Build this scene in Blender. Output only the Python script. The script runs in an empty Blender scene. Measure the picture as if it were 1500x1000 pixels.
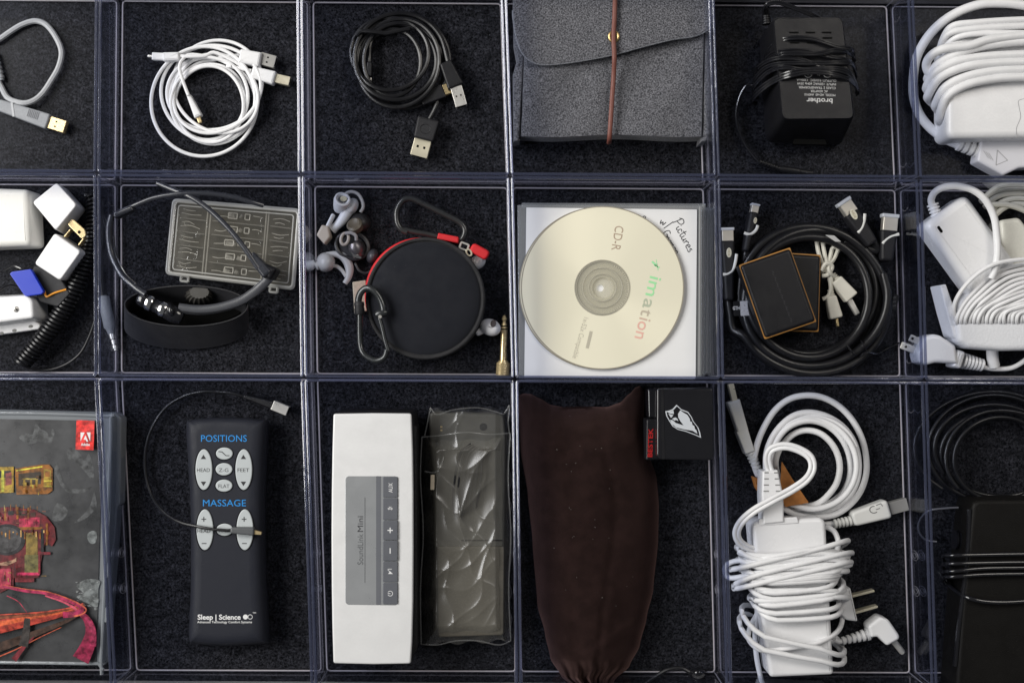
import bpy, bmesh, math, random
from mathutils import Vector, Matrix
SC = bpy.context.scene
COL = SC.collection
rnd = random.Random(7)

# ---------------------------------------------------------------- camera, world, lamps
H, F, CX, CY = 0.909, 1793.0, 748.0, 514.0        # camera height (m), focal length (px), principal point
cam_d = bpy.data.cameras.new('camera'); cam = bpy.data.objects.new('camera', cam_d); COL.objects.link(cam)
cam.location = (0, 0, H); cam_d.sensor_width = 36; cam_d.lens = F/1500*36
cam_d.shift_x = 2/1500; cam_d.shift_y = 14/1500; cam_d.clip_start = 0.01; cam_d.clip_end = 20
SC.camera = cam
wd = bpy.data.worlds.new('World'); SC.world = wd; wd.use_nodes = True
wd.node_tree.nodes['Background'].inputs[0].default_value = (0.92, 0.95, 1.0, 1)
wd.node_tree.nodes['Background'].inputs[1].default_value = 0.085
def area(name, loc, target, size, power, col):
    l = bpy.data.lights.new(name, 'AREA'); l.shape = 'RECTANGLE'; l.size, l.size_y = size; l.energy = power; l.color = col
    o = bpy.data.objects.new(name, l); COL.objects.link(o); o.location = loc
    o.rotation_euler = (Vector(target)-Vector(loc)).to_track_quat('-Z', 'Y').to_euler(); return o
area('window_light', (-1.32, 0.38, 1.15), (-0.05, 0.0, 0), (1.5, 0.9), 42, (1.0, 0.985, 0.955))
area('room_light', (0.95, 0.80, 1.5), (0.05, 0, 0), (0.65, 0.65), 9, (1.0, 0.94, 0.86))
SC.view_settings.view_transform = 'Standard'; SC.view_settings.look = 'None'; SC.view_settings.exposure = 0.08; SC.view_settings.gamma = 1
SC.render.engine = 'CYCLES'
SC.cycles.transparent_max_bounces = 32; SC.cycles.max_bounces = 8

# ---------------------------------------------------------------- geometry helpers (x, y in photo pixels, z in mm, at real height)
def W(x, y, z):
    k = (H - z/1000)/F
    return Vector(((x-CX)*k, -(y-CY)*k, z/1000))
def PX(z=20): return (H - z/1000)/F
def new_root(name, label, cat, x, y, group=None):
    o = bpy.data.objects.new(name, None); COL.objects.link(o); o.location = W(x, y, 2.3); o.empty_display_size = .01
    o['label'] = label; o['category'] = cat
    if group: o['group'] = group
    OFF[o.name] = o.location.copy(); return o
OFF = {}
def obj(name, bm, m, parent=None, at=None, label=None, smooth=True, kind=None):
    off = OFF[parent.name] if parent is not None else (at if at is not None else Vector((0, 0, 0)))
    bmesh.ops.translate(bm, verts=bm.verts, vec=-off)
    bmesh.ops.remove_doubles(bm, verts=bm.verts, dist=2e-6)
    bmesh.ops.recalc_face_normals(bm, faces=bm.faces)
    me = bpy.data.meshes.new(name); bm.to_mesh(me); bm.free()
    if smooth:
        for p in me.polygons: p.use_smooth = True
        try: me.set_sharp_from_angle(angle=math.radians(42))
        except Exception: pass
    if m is not None: me.materials.append(m)
    o = bpy.data.objects.new(name, me); COL.objects.link(o)
    if parent is not None: o.parent = parent
    else: o.location = off
    OFF[o.name] = off.copy()
    if label: o['label'] = label
    if kind: o['kind'] = kind
    return o
def tag(o, label, cat, group=None, kind=None):
    o['label'] = label; o['category'] = cat
    if group: o['group'] = group
    if kind: o['kind'] = kind
    return o
def B(): return bmesh.new()
def catmull(P, n=8, closed=False):
    out = []; N = len(P)
    rng = range(N) if closed else range(N-1)
    for i in rng:
        if closed: a, b, c, d = P[(i-1) % N], P[i], P[(i+1) % N], P[(i+2) % N]
        else: a, b, c, d = P[max(i-1, 0)], P[i], P[i+1], P[min(i+2, N-1)]
        for k in range(n):
            t = k/n
            out.append(0.5*((2*b)+(c-a)*t+(2*a-5*b+4*c-d)*t*t+(3*b-a-3*c+d)*t**3))
    if not closed: out.append(P[-1].copy())
    return out
def tube(bm, pts, r, seg=8, closed=False, flat=1.0, cap=True):
    """sweep a circle (or an oval, flat<1 squashes it in z) along world points; r metres or function of t"""
    N = len(pts); rings = []
    up = Vector((0, 0, 1))
    for i, p in enumerate(pts):
        if closed: t = pts[(i+1) % N]-pts[i-1]
        else: t = pts[min(i+1, N-1)]-pts[max(i-1, 0)]
        if t.length < 1e-9: t = Vector((1, 0, 0))
        t.normalize()
        if abs(t.z) < .93: n = up.cross(t).normalized()
        else:
            n = (pn - t*pn.dot(t)).normalized() if i else Vector((1, 0, 0)).cross(t).normalized()
        pn = n; b = t.cross(n)
        rr = r(i/max(N-1, 1)) if callable(r) else r
        rings.append([bm.verts.new(p + n*math.cos(a)*rr + b*math.sin(a)*rr*flat) for a in [2*math.pi*k/seg for k in range(seg)]])
    M_ = N if closed else N-1
    for i in range(M_):
        A, C = rings[i], rings[(i+1) % N]
        off = 0
        if closed and i == N-1:
            off = min(range(seg), key=lambda s: (A[0].co-C[s].co).length)
        for k in range(seg):
            bm.faces.new((A[k], A[(k+1) % seg], C[(k+1+off) % seg], C[(k+off) % seg]))
    if cap and not closed:
        bm.faces.new(rings[0]); bm.faces.new(rings[-1][::-1])
def cord(bm, P, rpx, n=8, seg=8, closed=False, flat=1.0):
    """P: list of (x,y,z) photo px + mm"""
    pts = catmull([W(*p) for p in P], n, closed)
    tube(bm, pts, rpx*PX(), seg, closed, flat)
def rev(bm, p0, p1, prof, seg=16, flat=1.0, cap=True):
    """profile of (t, radius px) revolved about the line p0->p1 (px,px,mm)"""
    a, b = W(*p0), W(*p1); t = (b-a).normalized()
    n = Vector((0, 0, 1)).cross(t)
    n = n.normalized() if n.length > 1e-4 else Vector((1, 0, 0))
    m = t.cross(n); rings = []
    for (s, r) in prof:
        c = a+(b-a)*s; rr = r*PX()
        rings.append([bm.verts.new(c+n*math.cos(q)*rr+m*math.sin(q)*rr*flat) for q in [2*math.pi*k/seg for k in range(seg)]])
    for A, C in zip(rings, rings[1:]):
        for k in range(seg): bm.faces.new((A[k], A[(k+1) % seg], C[(k+1) % seg], C[k]))
    if cap: bm.faces.new(rings[0]); bm.faces.new(rings[-1][::-1])
def rpoly(P, rad, n=4):
    """round the corners of polygon P (2-D tuples)"""
    out = []; N = len(P)
    for i in range(N):
        a, b, c = Vector(P[i-1]), Vector(P[i]), Vector(P[(i+1) % N])
        u, v = (a-b), (c-b); r = min(rad if not isinstance(rad, (list, tuple)) else rad[i], u.length*.49, v.length*.49)
        u.normalize(); v.normalize(); p, q = b+u*r, b+v*r
        for k in range(n+1):
            t = k/n; out.append(tuple(p*(1-t)**2+b*2*t*(1-t)+q*t*t))
    return out
def ell(cx, cy, rx, ry, n=28, rot=0.0):
    c, s = math.cos(math.radians(rot)), math.sin(math.radians(rot))
    return [(cx+rx*math.cos(a)*c-ry*math.sin(a)*s, cy+rx*math.cos(a)*s+ry*math.sin(a)*c) for a in [2*math.pi*k/n for k in range(n)]]
def rrect(cx, cy, w, h, rad, ang=0, n=4):
    c, s = math.cos(math.radians(ang)), math.sin(math.radians(ang))
    P = [(-w/2, -h/2), (w/2, -h/2), (w/2, h/2), (-w/2, h/2)]
    return rpoly([(cx+x*c-y*s, cy+x*s+y*c) for x, y in P], rad, n)
def seg_rect(p0, p1, w0, w1=None, rad=1.5, n=3):
    w1 = w0 if w1 is None else w1
    d = Vector((p1[0]-p0[0], p1[1]-p0[1])); d.normalize(); q = Vector((-d.y, d.x))
    a, b = Vector(p0[:2]), Vector(p1[:2])
    return rpoly([tuple(a-q*w0/2), tuple(b-q*w1/2), tuple(b+q*w1/2), tuple(a+q*w0/2)], rad, n)
def inset(P, d):
    """inset a world-space 2-D loop by d (any winding)"""
    N = len(P); A = sum(P[i-1].x*P[i].y-P[i].x*P[i-1].y for i in range(N)); sg = 1 if A > 0 else -1
    out = []
    for i in range(N):
        e1 = P[i]-P[i-1]; e2 = P[(i+1) % N]-P[i]
        if e1.length < 1e-9: e1 = e2
        if e2.length < 1e-9: e2 = e1
        n1 = Vector((-e1.y, e1.x)).normalized()*sg; n2 = Vector((-e2.y, e2.x)).normalized()*sg
        n = (n1+n2); n = n.normalized() if n.length > 1e-6 else n1
        out.append(P[i]+n*d/max(.6, n.dot(n1)))
    if d > 0:
        for _ in range(3):
            bad = [(out[(i+1) % N]-out[i]).dot(P[(i+1) % N]-P[i]) < -1e-12 for i in range(N)]
            if not any(bad) or all(bad): break
            s = next(i for i in range(N) if not bad[i]); i = s+1
            while i < s+N:
                if bad[i % N]:
                    k = i
                    while bad[k % N] and k < s+N: k += 1
                    ids = [q % N for q in range(i, k+1)]; m = sum((out[q] for q in ids), Vector((0, 0)))/len(ids)
                    for q in ids: out[q] = m.copy()
                    i = k
                i += 1
    return out
def prism(bm, outline, z0, z1, bev=0.8, nb=3, ref=None, bot=0.0, taper=0.0):
    """vertical-sided block: outline in px read at height ref (default z1), mm heights, rounded upper edge bev mm"""
    ref = z1 if ref is None else ref
    L = [Vector(W(x, y, ref)[:2]) for x, y in outline]
    rows = []
    if bot: rows.append((inset(L, bot/1000), z0)); 
    rows.append((inset(L, -taper/1000) if taper else L, z0+bot))
    for k in range(nb+1):
        a = math.pi/2*k/nb
        rows.append((inset(L, bev/1000*(1-math.cos(a))) if bev else L, z1-bev+bev*math.sin(a)))
        if not bev: break
    if bev: rows.append((inset(L, bev/1000+.00025), z1))
    V = [[bm.verts.new((p.x, p.y, z/1000)) for p in P] for P, z in rows]
    n = len(L)
    for A, C in zip(V, V[1:]):
        for k in range(n): bm.faces.new((A[k], A[(k+1) % n], C[(k+1) % n], C[k]))
    bm.faces.new(V[0]); bm.faces.new(V[-1])
def loft(bm, loops):
    """loops: list of (outline px, z mm) each read at its own height"""
    V = [[bm.verts.new(W(x, y, z)) for x, y in O] for O, z in loops]
    n = len(V[0]); c_ = sum((v.co for v in V[-1]), Vector((0, 0, 0)))/n
    V.append([bm.verts.new(v.co.lerp(c_, .03)) for v in V[-1]])
    for A, C in zip(V, V[1:]):
        for k in range(n): bm.faces.new((A[k], A[(k+1) % n], C[(k+1) % n], C[k]))
    bm.faces.new(V[0]); bm.faces.new(V[-1])
def sheet(bm, outline, z):
    bm.faces.new([bm.verts.new(W(x, y, z)) for x, y in outline])
def dome(bm, cx, cy, rx, ry, z0, h, rot=0, nr=8, n=32, p=2.0):
    """low dome with ellipse footprint"""
    rings = []
    for k in range(nr):
        t = k/nr; s = (1-t**p)**(1/p) if t < 1 else 0
        rings.append([bm.verts.new(W(x, y, z0+h*t)) for x, y in ell(cx, cy, rx*s, ry*s, n, rot)])
    for A, C in zip(rings, rings[1:]):
        for k in range(n): bm.faces.new((A[k], A[(k+1) % n], C[(k+1) % n], C[k]))
    top = bm.verts.new(W(cx, cy, z0+h))
    for k in range(n): bm.faces.new((rings[-1][k], rings[-1][(k+1) % n], top))
    bm.faces.new(rings[0])
def coil(E, th0, turns, z0=4.5, zr=4.0, seed=1, step=18):
    """points of a loose coil passing through ellipses E=(cx,cy,rx,ry), one per turn, from angle th0 degrees"""
    R = random.Random(seed); ph = [R.uniform(0, 6.28) for _ in range(4)]
    N = int(abs(turns)*360/step); out = []; sg = 1 if turns > 0 else -1
    for i in range(N+1):
        u = i*step/360; a = math.radians(th0)+sg*u*2*math.pi
        k = min(int(u), len(E)-1); k2 = min(k+1, len(E)-1); f = u-int(u) if k2 > k else 0
        f = f*f*(3-2*f)
        e = [E[k][j]*(1-f)+E[k2][j]*f for j in range(4)]
        w = 1+.02*math.sin(2.3*a+ph[0])
        out.append((e[0]+e[2]*math.cos(a)*w, e[1]+e[3]*math.sin(a)*w, z0+zr*(.5+.5*math.sin(.73*a+ph[1]+u))+ .5*math.sin(3.1*a+ph[2])))
    return out
def wrapcord(bm, c0, c1, hw, zc, hz, turns, r, tilt=0, bow=0, seed=1, jit=2.0, n=20, e=.55, hw1=None, seg=8, ph0=math.pi):
    """cord wound round a block whose axis runs c0->c1 (px): turns, half width hw px, half height hz mm"""
    R = random.Random(seed); a, b = Vector(c0), Vector(c1); d = (b-a).normalized(); q = Vector((-d.y, d.x)); L = (b-a).length
    P = []; hj = [R.uniform(-1, 1) for _ in range(int(turns)+3)]; tj = [R.uniform(-1, 1) for _ in range(int(turns)+3)]; bj = [R.uniform(-1, 1) for _ in range(int(turns)+3)]
    N = int(turns*n)
    def it(A, u): k = int(u); f = u-k; f = f*f*(3-2*f); return A[k]*(1-f)+A[k+1]*f
    for i in range(N+1):
        u = i/n; th = ph0-u*2*math.pi; co, si = math.cos(th), math.sin(th)
        ww = hw+(0 if hw1 is None else (hw1-hw)*i/N)
        x = (ww+jit*it(hj, u))*math.copysign(abs(co)**e, co); z = zc+(hz+.35*jit*abs(it(tj, u)))*math.copysign(abs(si)**e, si)
        y = L*u/turns+(tilt+jit*2.2*it(tj, u))*co+(bow+jit*1.4*it(bj, u))*si
        p = a-q*x+d*y
        P.append(W(p.x, p.y, z))
    tube(bm, P, r*PX(), seg)

# ---------------------------------------------------------------- materials
MATS = {}
def mat(name, col, rough=.5, metal=0., bump=0., bscale=1500, var=0., vscale=600, spec=.5, sheen=0., coat=0., col2=None, alpha=1., trans=0., speck=None, sheentint=None, ior=1.45, dust=0., sss=0.):
    if name in MATS: return MATS[name]
    m = bpy.data.materials.new(name); m.use_nodes = True; nt = m.node_tree; N = nt.nodes; Lk = nt.links
    b = N['Principled BSDF']; I = b.inputs
    I['Base Color'].default_value = (*col, 1); I['Roughness'].default_value = rough; I['Metallic'].default_value = metal
    I['Specular IOR Level'].default_value = spec; I['Coat Weight'].default_value = coat; I['Coat Roughness'].default_value = .08; I['IOR'].default_value = ior
    I['Sheen Weight'].default_value = sheen; I['Sheen Roughness'].default_value = .5; I['Alpha'].default_value = alpha; I['Transmission Weight'].default_value = trans
    if sheentint: I['Sheen Tint'].default_value = (*sheentint, 1)
    if sss: I['Subsurface Weight'].default_value = sss; I['Subsurface Radius'].default_value = (.004, .0035, .003); I['Subsurface Scale'].default_value = 1
    tc = N.new('ShaderNodeTexCoord')
    def noise(sc, det=4, ro=.6):
        n = N.new('ShaderNodeTexNoise'); n.inputs['Scale'].default_value = sc; n.inputs['Detail'].default_value = det; n.inputs['Roughness'].default_value = ro
        Lk.new(tc.outputs['Object'], n.inputs['Vector']); return n
    def ramp(src, stops):
        r = N.new('ShaderNodeValToRGB'); Lk.new(src, r.inputs[0]); e = r.color_ramp.elements
        e[0].position, e[0].color = stops[0][0], (*stops[0][1], 1); e[1].position, e[1].color = stops[1][0], (*stops[1][1], 1)
        for p, c in stops[2:]: x = e.new(p); x.color = (*c, 1)
        return r
    cout = None
    c2 = col2 if col2 else tuple(c*(1+var) for c in col); c1 = col if col2 else tuple(c*(1-var) for c in col)
    if var or col2:
        n = noise(vscale); cout = ramp(n.outputs['Fac'], [(.36, c1), (.64, c2)]).outputs[0]
    if speck:
        sc, thr, scol = speck; n = noise(sc, 2, .5); r = ramp(n.outputs['Fac'], [(thr, (0, 0, 0)), (thr+.04, (1, 1, 1))])
        mx = N.new('ShaderNodeMix'); mx.data_type = 'RGBA'; Lk.new(r.outputs[0], mx.inputs[0])
        if cout: Lk.new(cout, mx.inputs[6])
        else: mx.inputs[6].default_value = (*col, 1)
        mx.inputs[7].default_value = (*scol, 1); cout = mx.outputs[2]
    if cout: Lk.new(cout, I['Base Color'])
    rn = noise(90, 3); rr = N.new('ShaderNodeMapRange'); Lk.new(rn.outputs['Fac'], rr.inputs[0])
    rr.inputs[1].default_value = .3; rr.inputs[2].default_value = .7; rr.inputs[3].default_value = max(.02, rough*.82); rr.inputs[4].default_value = min(1, rough*1.2+.02)
    Lk.new(rr.outputs[0], I['Roughness'])
    if bump:
        n = noise(bscale, 3); bp = N.new('ShaderNodeBump'); bp.inputs['Strength'].default_value = bump; bp.inputs['Distance'].default_value = .0006
        Lk.new(n.outputs['Fac'], bp.inputs['Height']); Lk.new(bp.outputs[0], I['Normal'])
    MATS[name] = m; return m
def clear(name, tint, refl_rough=.06, mixcol=None, mixfac=0., ior=1.5, bump=0., bscale=60, bdist=.001, refl=.6, ystr=1., dist=.8):
    """thin clear plastic: tinted transparency + Fresnel gloss (+ a little milky body)"""
    if name in MATS: return MATS[name]
    m = bpy.data.materials.new(name); m.use_nodes = True; nt = m.node_tree; N = nt.nodes; Lk = nt.links
    N.remove(N['Principled BSDF']); out = N['Material Output']
    tr = N.new('ShaderNodeBsdfTransparent'); tr.inputs[0].default_value = (*tint, 1)
    gl = N.new('ShaderNodeBsdfGlossy'); gl.inputs['Roughness'].default_value = refl_rough; gl.inputs[0].default_value = (.95, .96, 1, 1)
    # Schlick Fresnel, the same on entry and exit faces of the thin sheet
    ge = N.new('ShaderNodeNewGeometry'); dp = N.new('ShaderNodeVectorMath'); dp.operation = 'DOT_PRODUCT'
    Lk.new(ge.outputs['Incoming'], dp.inputs[0]); Lk.new(ge.outputs['Normal'], dp.inputs[1])
    def mth(op, *v, clamp=False):
        n = N.new('ShaderNodeMath'); n.operation = op; n.use_clamp = clamp
        for k, x in enumerate(v):
            if isinstance(x, (int, float)): n.inputs[k].default_value = x
            else: Lk.new(x, n.inputs[k])
        return n.outputs[0]
    f0 = ((ior-1)/(ior+1))**2
    fr = mth('MULTIPLY', mth('ADD', f0, mth('MULTIPLY', 1-f0, mth('POWER', mth('SUBTRACT', 1, mth('ABSOLUTE', dp.outputs['Value']), clamp=True), 5))), refl, clamp=True)
    base = tr.outputs[0]
    if mixfac:
        df = N.new('ShaderNodeBsdfDiffuse'); df.inputs[0].default_value = (*mixcol, 1)
        ms = N.new('ShaderNodeMixShader'); ms.inputs[0].default_value = mixfac; Lk.new(tr.outputs[0], ms.inputs[1]); Lk.new(df.outputs[0], ms.inputs[2]); base = ms.outputs[0]
    mx = N.new('ShaderNodeMixShader'); Lk.new(fr, mx.inputs[0]); Lk.new(base, mx.inputs[1]); Lk.new(gl.outputs[0], mx.inputs[2]); Lk.new(mx.outputs[0], out.inputs[0])
    if bump:
        tc = N.new('ShaderNodeTexCoord'); n = N.new('ShaderNodeTexNoise'); n.inputs['Scale'].default_value = bscale; n.inputs['Detail'].default_value = 3; n.inputs['Distortion'].default_value = dist
        mp = N.new('ShaderNodeMapping'); mp.inputs['Scale'].default_value = (1, ystr, 1); Lk.new(tc.outputs['Object'], mp.inputs['Vector']); Lk.new(mp.outputs[0], n.inputs['Vector']); bp = N.new('ShaderNodeBump'); bp.inputs['Strength'].default_value = bump; bp.inputs['Distance'].default_value = bdist
        Lk.new(n.outputs['Fac'], bp.inputs['Height']); Lk.new(bp.outputs[0], gl.inputs['Normal']); Lk.new(bp.outputs[0], dp.inputs[1])
    MATS[name] = m; return m

WHITE = mat('white_plastic', (.74, .74, .75), .3, bump=.08, bscale=900, var=.02, spec=.5)
CREAM = mat('cream_plastic', (.70, .69, .62), .38, bump=.1, bscale=900, var=.03)
WCORD = mat('white_cable_sheath', (.76, .76, .77), .42, bump=.12, bscale=700, var=.03, vscale=120)
OWCORD = mat('offwhite_cable_sheath', (.66, .64, .56), .45, bump=.12, bscale=700, var=.04, vscale=120)
GCORD = mat('grey_cable_sheath', (.38, .39, .41), .4, bump=.1, var=.04)
GPLAS = mat('grey_plastic', (.24, .25, .27), .45, bump=.2, bscale=1800, var=.06)
BCORD = mat('black_cable_sheath', (.008, .008, .0095), .33, bump=.1, bscale=900)
BPLAS = mat('black_plastic', (.009, .009, .011), .36, spec=.35, bump=.25, bscale=2500)
BPLASM = mat('matt_black_plastic', (.012, .012, .0145), .5, spec=.35, bump=.3, bscale=2600)
BGLOSS = mat('gloss_black_plastic', (.009, .009, .011), .2, coat=.6)
STEEL = mat('steel', (.72, .70, .66), .28, .62, bump=.05)
GOLD = mat('gold_plate', (.74, .58, .32), .26, .72, bump=.05)
BRASSY = mat('pale_plug_metal', (.76, .70, .54), .3, .6)
DARKHOLE = mat('hole_shade_black', (.005, .005, .005), .9, spec=.05)  # near-black colour paints the shade in holes and gaps; also plain black parts
FELTW = mat('grey_wool_felt', (.024, .0245, .029), .95, bump=1.0, bscale=900, col2=(.185, .186, .205), vscale=1000, sheen=.25, spec=.08, speck=(1500, .68, (.42, .42, .45)))
LEATHER = mat('brown_leather_cord', (.17, .06, .045), .5, bump=.3, bscale=1500)
RED = mat('red_fabric', (.55, .012, .018), .6, bump=.4, bscale=1800)
NEO = mat('black_neoprene', (.0105, .0115, .016), .75, spec=.15, bump=.22, bscale=3000, speck=(1300, .765, (.12, .12, .13)), sheen=.12)
RIBBON = mat('ribbed_black_elastic', (.022, .022, .026), .75, bump=.4, bscale=1800)

def usb_a(parent, p0, p1, w, z0, z1, m=None, holes=True, edge=False):
    """USB-A shell from p0 to p1 (px), width w px; two square holes on the upper face"""
    bm = B(); prism(bm, seg_rect(p0, p1, w, rad=.8), z0, z1, .25); s = obj('connector_shell', bm, m or STEEL, parent)
    if holes:
        d = Vector((p1[0]-p0[0], p1[1]-p0[1])); L = d.length; d.normalize(); q = Vector((-d.y, d.x))
        for sg in (-1, 1):
            c = Vector(p0[:2])+d*L*.48+q*sg*w*.2
            bm = B(); prism(bm, seg_rect(tuple(c-d*w*.07), tuple(c+d*w*.07), w*.13, rad=.2), z1-.2, z1+.06, 0); obj('contact_hole', bm, DARKHOLE, s)
    bm = B(); d = Vector((p1[0]-p0[0], p1[1]-p0[1])).normalized(); e = Vector(p1[:2])
    prism(bm, seg_rect(tuple(e-d*.5), tuple(e+d*.35), w*.78, rad=.1), z0+.6, z1-.6, 0); obj('socket_opening', bm, DARKHOLE, s)
    return s
def block(name, parent, p0, p1, w0, w1, z0, z1, m, bev=1.0, rad=2.5):
    bm = B(); prism(bm, seg_rect(p0, p1, w0, w1, rad=rad, n=4), z0, z1, bev, bot=min(.6, bev)); return obj(name, bm, m, parent)
def ribs(parent, p0, p1, r0, r1, z, n, m, name='strain_relief'):
    """ridged strain relief as one turned piece"""
    prof = []
    for k in range(n):
        t = k/n; r = r0+(r1-r0)*t
        prof += [(t, r), (t+.55/n, r), (t+.56/n, r*.72), (t+.98/n, r*.72)]
    prof.append((1, r1*.72)); bm = B(); rev(bm, (*p0, z), (*p1, z), prof, 14); return obj(name, bm, m, parent)
def text(s, x, y, h, ang, z, m, parent, name='lettering', width=None, bold=0., align='CENTER', shear=0.):
    """flat print; centre x,y px; h = cap height px; ang degrees clockwise in the photo; width px squeezes"""
    c = bpy.data.curves.new(name, 'FONT'); c.body = s; c.size = 1; c.align_x = 'LEFT'; c.resolution_u = 3; c.shear = shear; c.offset = bold; c.extrude = 0
    t = bpy.data.objects.new(name, c); me = bpy.data.meshes.new_from_object(t); bpy.data.objects.remove(t)
    xs = [v.co.x for v in me.vertices]; ys = [v.co.y for v in me.vertices]
    x0, x1, y0, y1 = min(xs), max(xs), 0, .72
    k = h/.72; kx = k if width is None else width/(x1-x0)
    a = math.radians(ang); ca, sa = math.cos(a), math.sin(a); off = OFF[parent.name]
    for v in me.vertices:
        u = (v.co.x-(x0+x1)/2)*kx; w = -(v.co.y-.36)*k
        v.co = W(x+u*ca-w*sa, y+u*sa+w*ca, z)-off
    me.materials.append(m); o = bpy.data.objects.new(name, me); COL.objects.link(o); o.parent = parent; OFF[o.name] = off.copy(); return o
def stroke(bm, pts, z, wpx):
    P = [W(x, y, z) for x, y in pts]; k = wpx*PX(z)/2; L = []
    for i, p in enumerate(P):
        t = (P[min(i+1, len(P)-1)]-P[max(i-1, 0)]); t.z = 0; t = t.normalized() if t.length > 0 else Vector((1, 0, 0)); q = Vector((-t.y, t.x, 0))
        L.append((bm.verts.new(p+q*k), bm.verts.new(p-q*k)))
    for a, b in zip(L, L[1:]): bm.faces.new((a[0], a[1], b[1], b[0]))
def smooth2(P, n=5, closed=False):
    return [(v.x, v.y) for v in catmull([Vector((*p, 0)) for p in P], n, closed)]

# ---------------------------------------------------------------- setting: drawer, felt, trays
def felt_mat():
    m = bpy.data.materials.new('dark_felt_liner'); m.use_nodes = True; nt = m.node_tree; N = nt.nodes; Lk = nt.links; b = N['Principled BSDF']
    tc = N.new('ShaderNodeTexCoord')
    def noise(sc, det, ro, dist=0):
        n = N.new('ShaderNodeTexNoise'); n.inputs['Scale'].default_value = sc; n.inputs['Detail'].default_value = det; n.inputs['Roughness'].default_value = ro; n.inputs['Distortion'].default_value = dist
        Lk.new(tc.outputs['Object'], n.inputs['Vector']); return n
    a = noise(560, 5, .78, .4); r = N.new('ShaderNodeValToRGB'); Lk.new(a.outputs['Fac'], r.inputs[0])
    e = r.color_ramp.elements; e[0].position = .40; e[0].color = (.002, .002, .0026, 1); e[1].position = .66; e[1].color = (.043, .043, .050, 1)
    l = noise(190, 4, .6, .5); mr = N.new('ShaderNodeMapRange'); Lk.new(l.outputs['Fac'], mr.inputs[0]); mr.inputs[1].default_value = .3; mr.inputs[2].default_value = .7; mr.inputs[3].default_value = .38; mr.inputs[4].default_value = 1.7
    mu = N.new('ShaderNodeMix'); mu.data_type = 'RGBA'; mu.blend_type = 'MULTIPLY'; mu.inputs[0].default_value = 1; Lk.new(r.outputs[0], mu.inputs[6]); Lk.new(mr.outputs[0], mu.inputs[7])
    s = noise(800, 2, .5); r2 = N.new('ShaderNodeValToRGB'); Lk.new(s.outputs['Fac'], r2.inputs[0]); r2.color_ramp.elements[0].position = .755; r2.color_ramp.elements[1].position = .79
    mx = N.new('ShaderNodeMix'); mx.data_type = 'RGBA'; Lk.new(r2.outputs[0], mx.inputs[0]); Lk.new(mu.outputs[2], mx.inputs[6]); mx.inputs[7].default_value = (.2, .2, .21, 1)
    Lk.new(mx.outputs[2], b.inputs['Base Color']); b.inputs['Roughness'].default_value = 1; b.inputs['Specular IOR Level'].default_value = .05
    b.inputs['Sheen Weight'].default_value = .035; b.inputs['Sheen Tint'].default_value = (.7, .78, 1, 1)
    bp = N.new('ShaderNodeBump'); bp.inputs['Strength'].default_value = 1; bp.inputs['Distance'].default_value = .0012; Lk.new(a.outputs['Fac'], bp.inputs['Height']); Lk.new(bp.outputs[0], b.inputs['Normal'])
    return m
fm = felt_mat()
x0, x1, y0, y1 = -420, 1760, -8, 1005
bm = B()
nx, ny = 120, 60; g = []
for j in range(ny+1):
    g.append([bm.verts.new(W(x0+(x1-x0)*i/nx, y0+(y1-y0)*j/ny+ (1-j/ny)*(i/nx)*16, -.1+.35*math.sin(i*.7+j)*math.sin(j*.9-i*.3))) for i in range(nx+1)])
for j in range(ny):
    for i in range(nx): bm.faces.new((g[j][i], g[j][i+1], g[j+1][i+1], g[j+1][i]))
obj('felt_liner', bm, fm, kind='structure')
PAINT = mat('drawer_paint', (.42, .39, .35), .5, bump=.1, bscale=200, var=.05, vscale=40)
bm = B(); prism(bm, [(-500, -120), (1800, -120), (1800, 1140), (-500, 1140)], -16, -1.2, 0, ref=0); obj('drawer_base', bm, PAINT, kind='structure')
bm = B(); prism(bm, [(-500, -60), (1800, -46), (1800, 11), (-500, -12)], -1, 12, 1, ref=0); obj('drawer_back', bm, PAINT, kind='structure')
bm = B(); prism(bm, [(-500, 993), (1800, 1004), (1800, 1060), (-500, 1060)], -1, 8, 1, ref=0); obj('drawer_front', bm, PAINT, kind='structure')

ACR = clear('clear_acrylic', (.90, .915, .955), .04, refl=.5)
ACRF = clear('clear_acrylic_floor', (.97, .975, .985), .2, refl=.07)
RIM = clear('acrylic_rim', (.60, .62, .72), .14, (.15, .17, .27), .15, ior=1.75, bump=.5, bscale=45, bdist=.0007, refl=1.0, ystr=.6)
BEAD = clear('acrylic_corner_highlight', (.6, .6, .64), .2, (.75, .70, .74), .45, ior=1.6, bump=.3, bscale=90)  # pale milky body paints the light caught along the floor corner
mat_corner = clear('acrylic_mark_and_glint', (.7, .7, .74), .2, (.6, .6, .68), .22, ior=1.6)
# rim lines in the photo: boundary x at y = -20, 256, 553, 1012 ; boundary y per row
VX = [[-150, -152, -150, -140], [144, 141.5, 142.5, 166], [438.5, 441, 445, 460], [737, 747, 754, 760], [1041, 1050, 1056, 1068], [1333, 1346, 1354, 1369], [1640, 1652, 1660, 1680]]
def RY(k, x):
    t = (x+150)/1800
    return [-33+t*13, 251.5+t*12, 551+t*8, 1010+t*6][k]
tray_labels = {}
names_row = ['top row', 'middle row', 'bottom row']
holds = [['the grey cable', 'the white coiled charging cables', 'the black coiled cables', 'the grey felt pouch', 'the black power adapter', 'the white adapter wrapped in thick cord'],
         ['white chargers and a coiled cord', 'the neckband and clear case', 'the round zip case and ear tips', 'the stack of disc cases', 'the thick black cable coil', 'the white adapter and strapped cord'],
         ['the software case', 'the remote control', 'the silver speaker', 'the brown velvet pouch', 'the white brick wound in cable', 'the black power brick']]
def off_quad(Q, d):
    return inset(Q, d)
TH = 50.0
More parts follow.
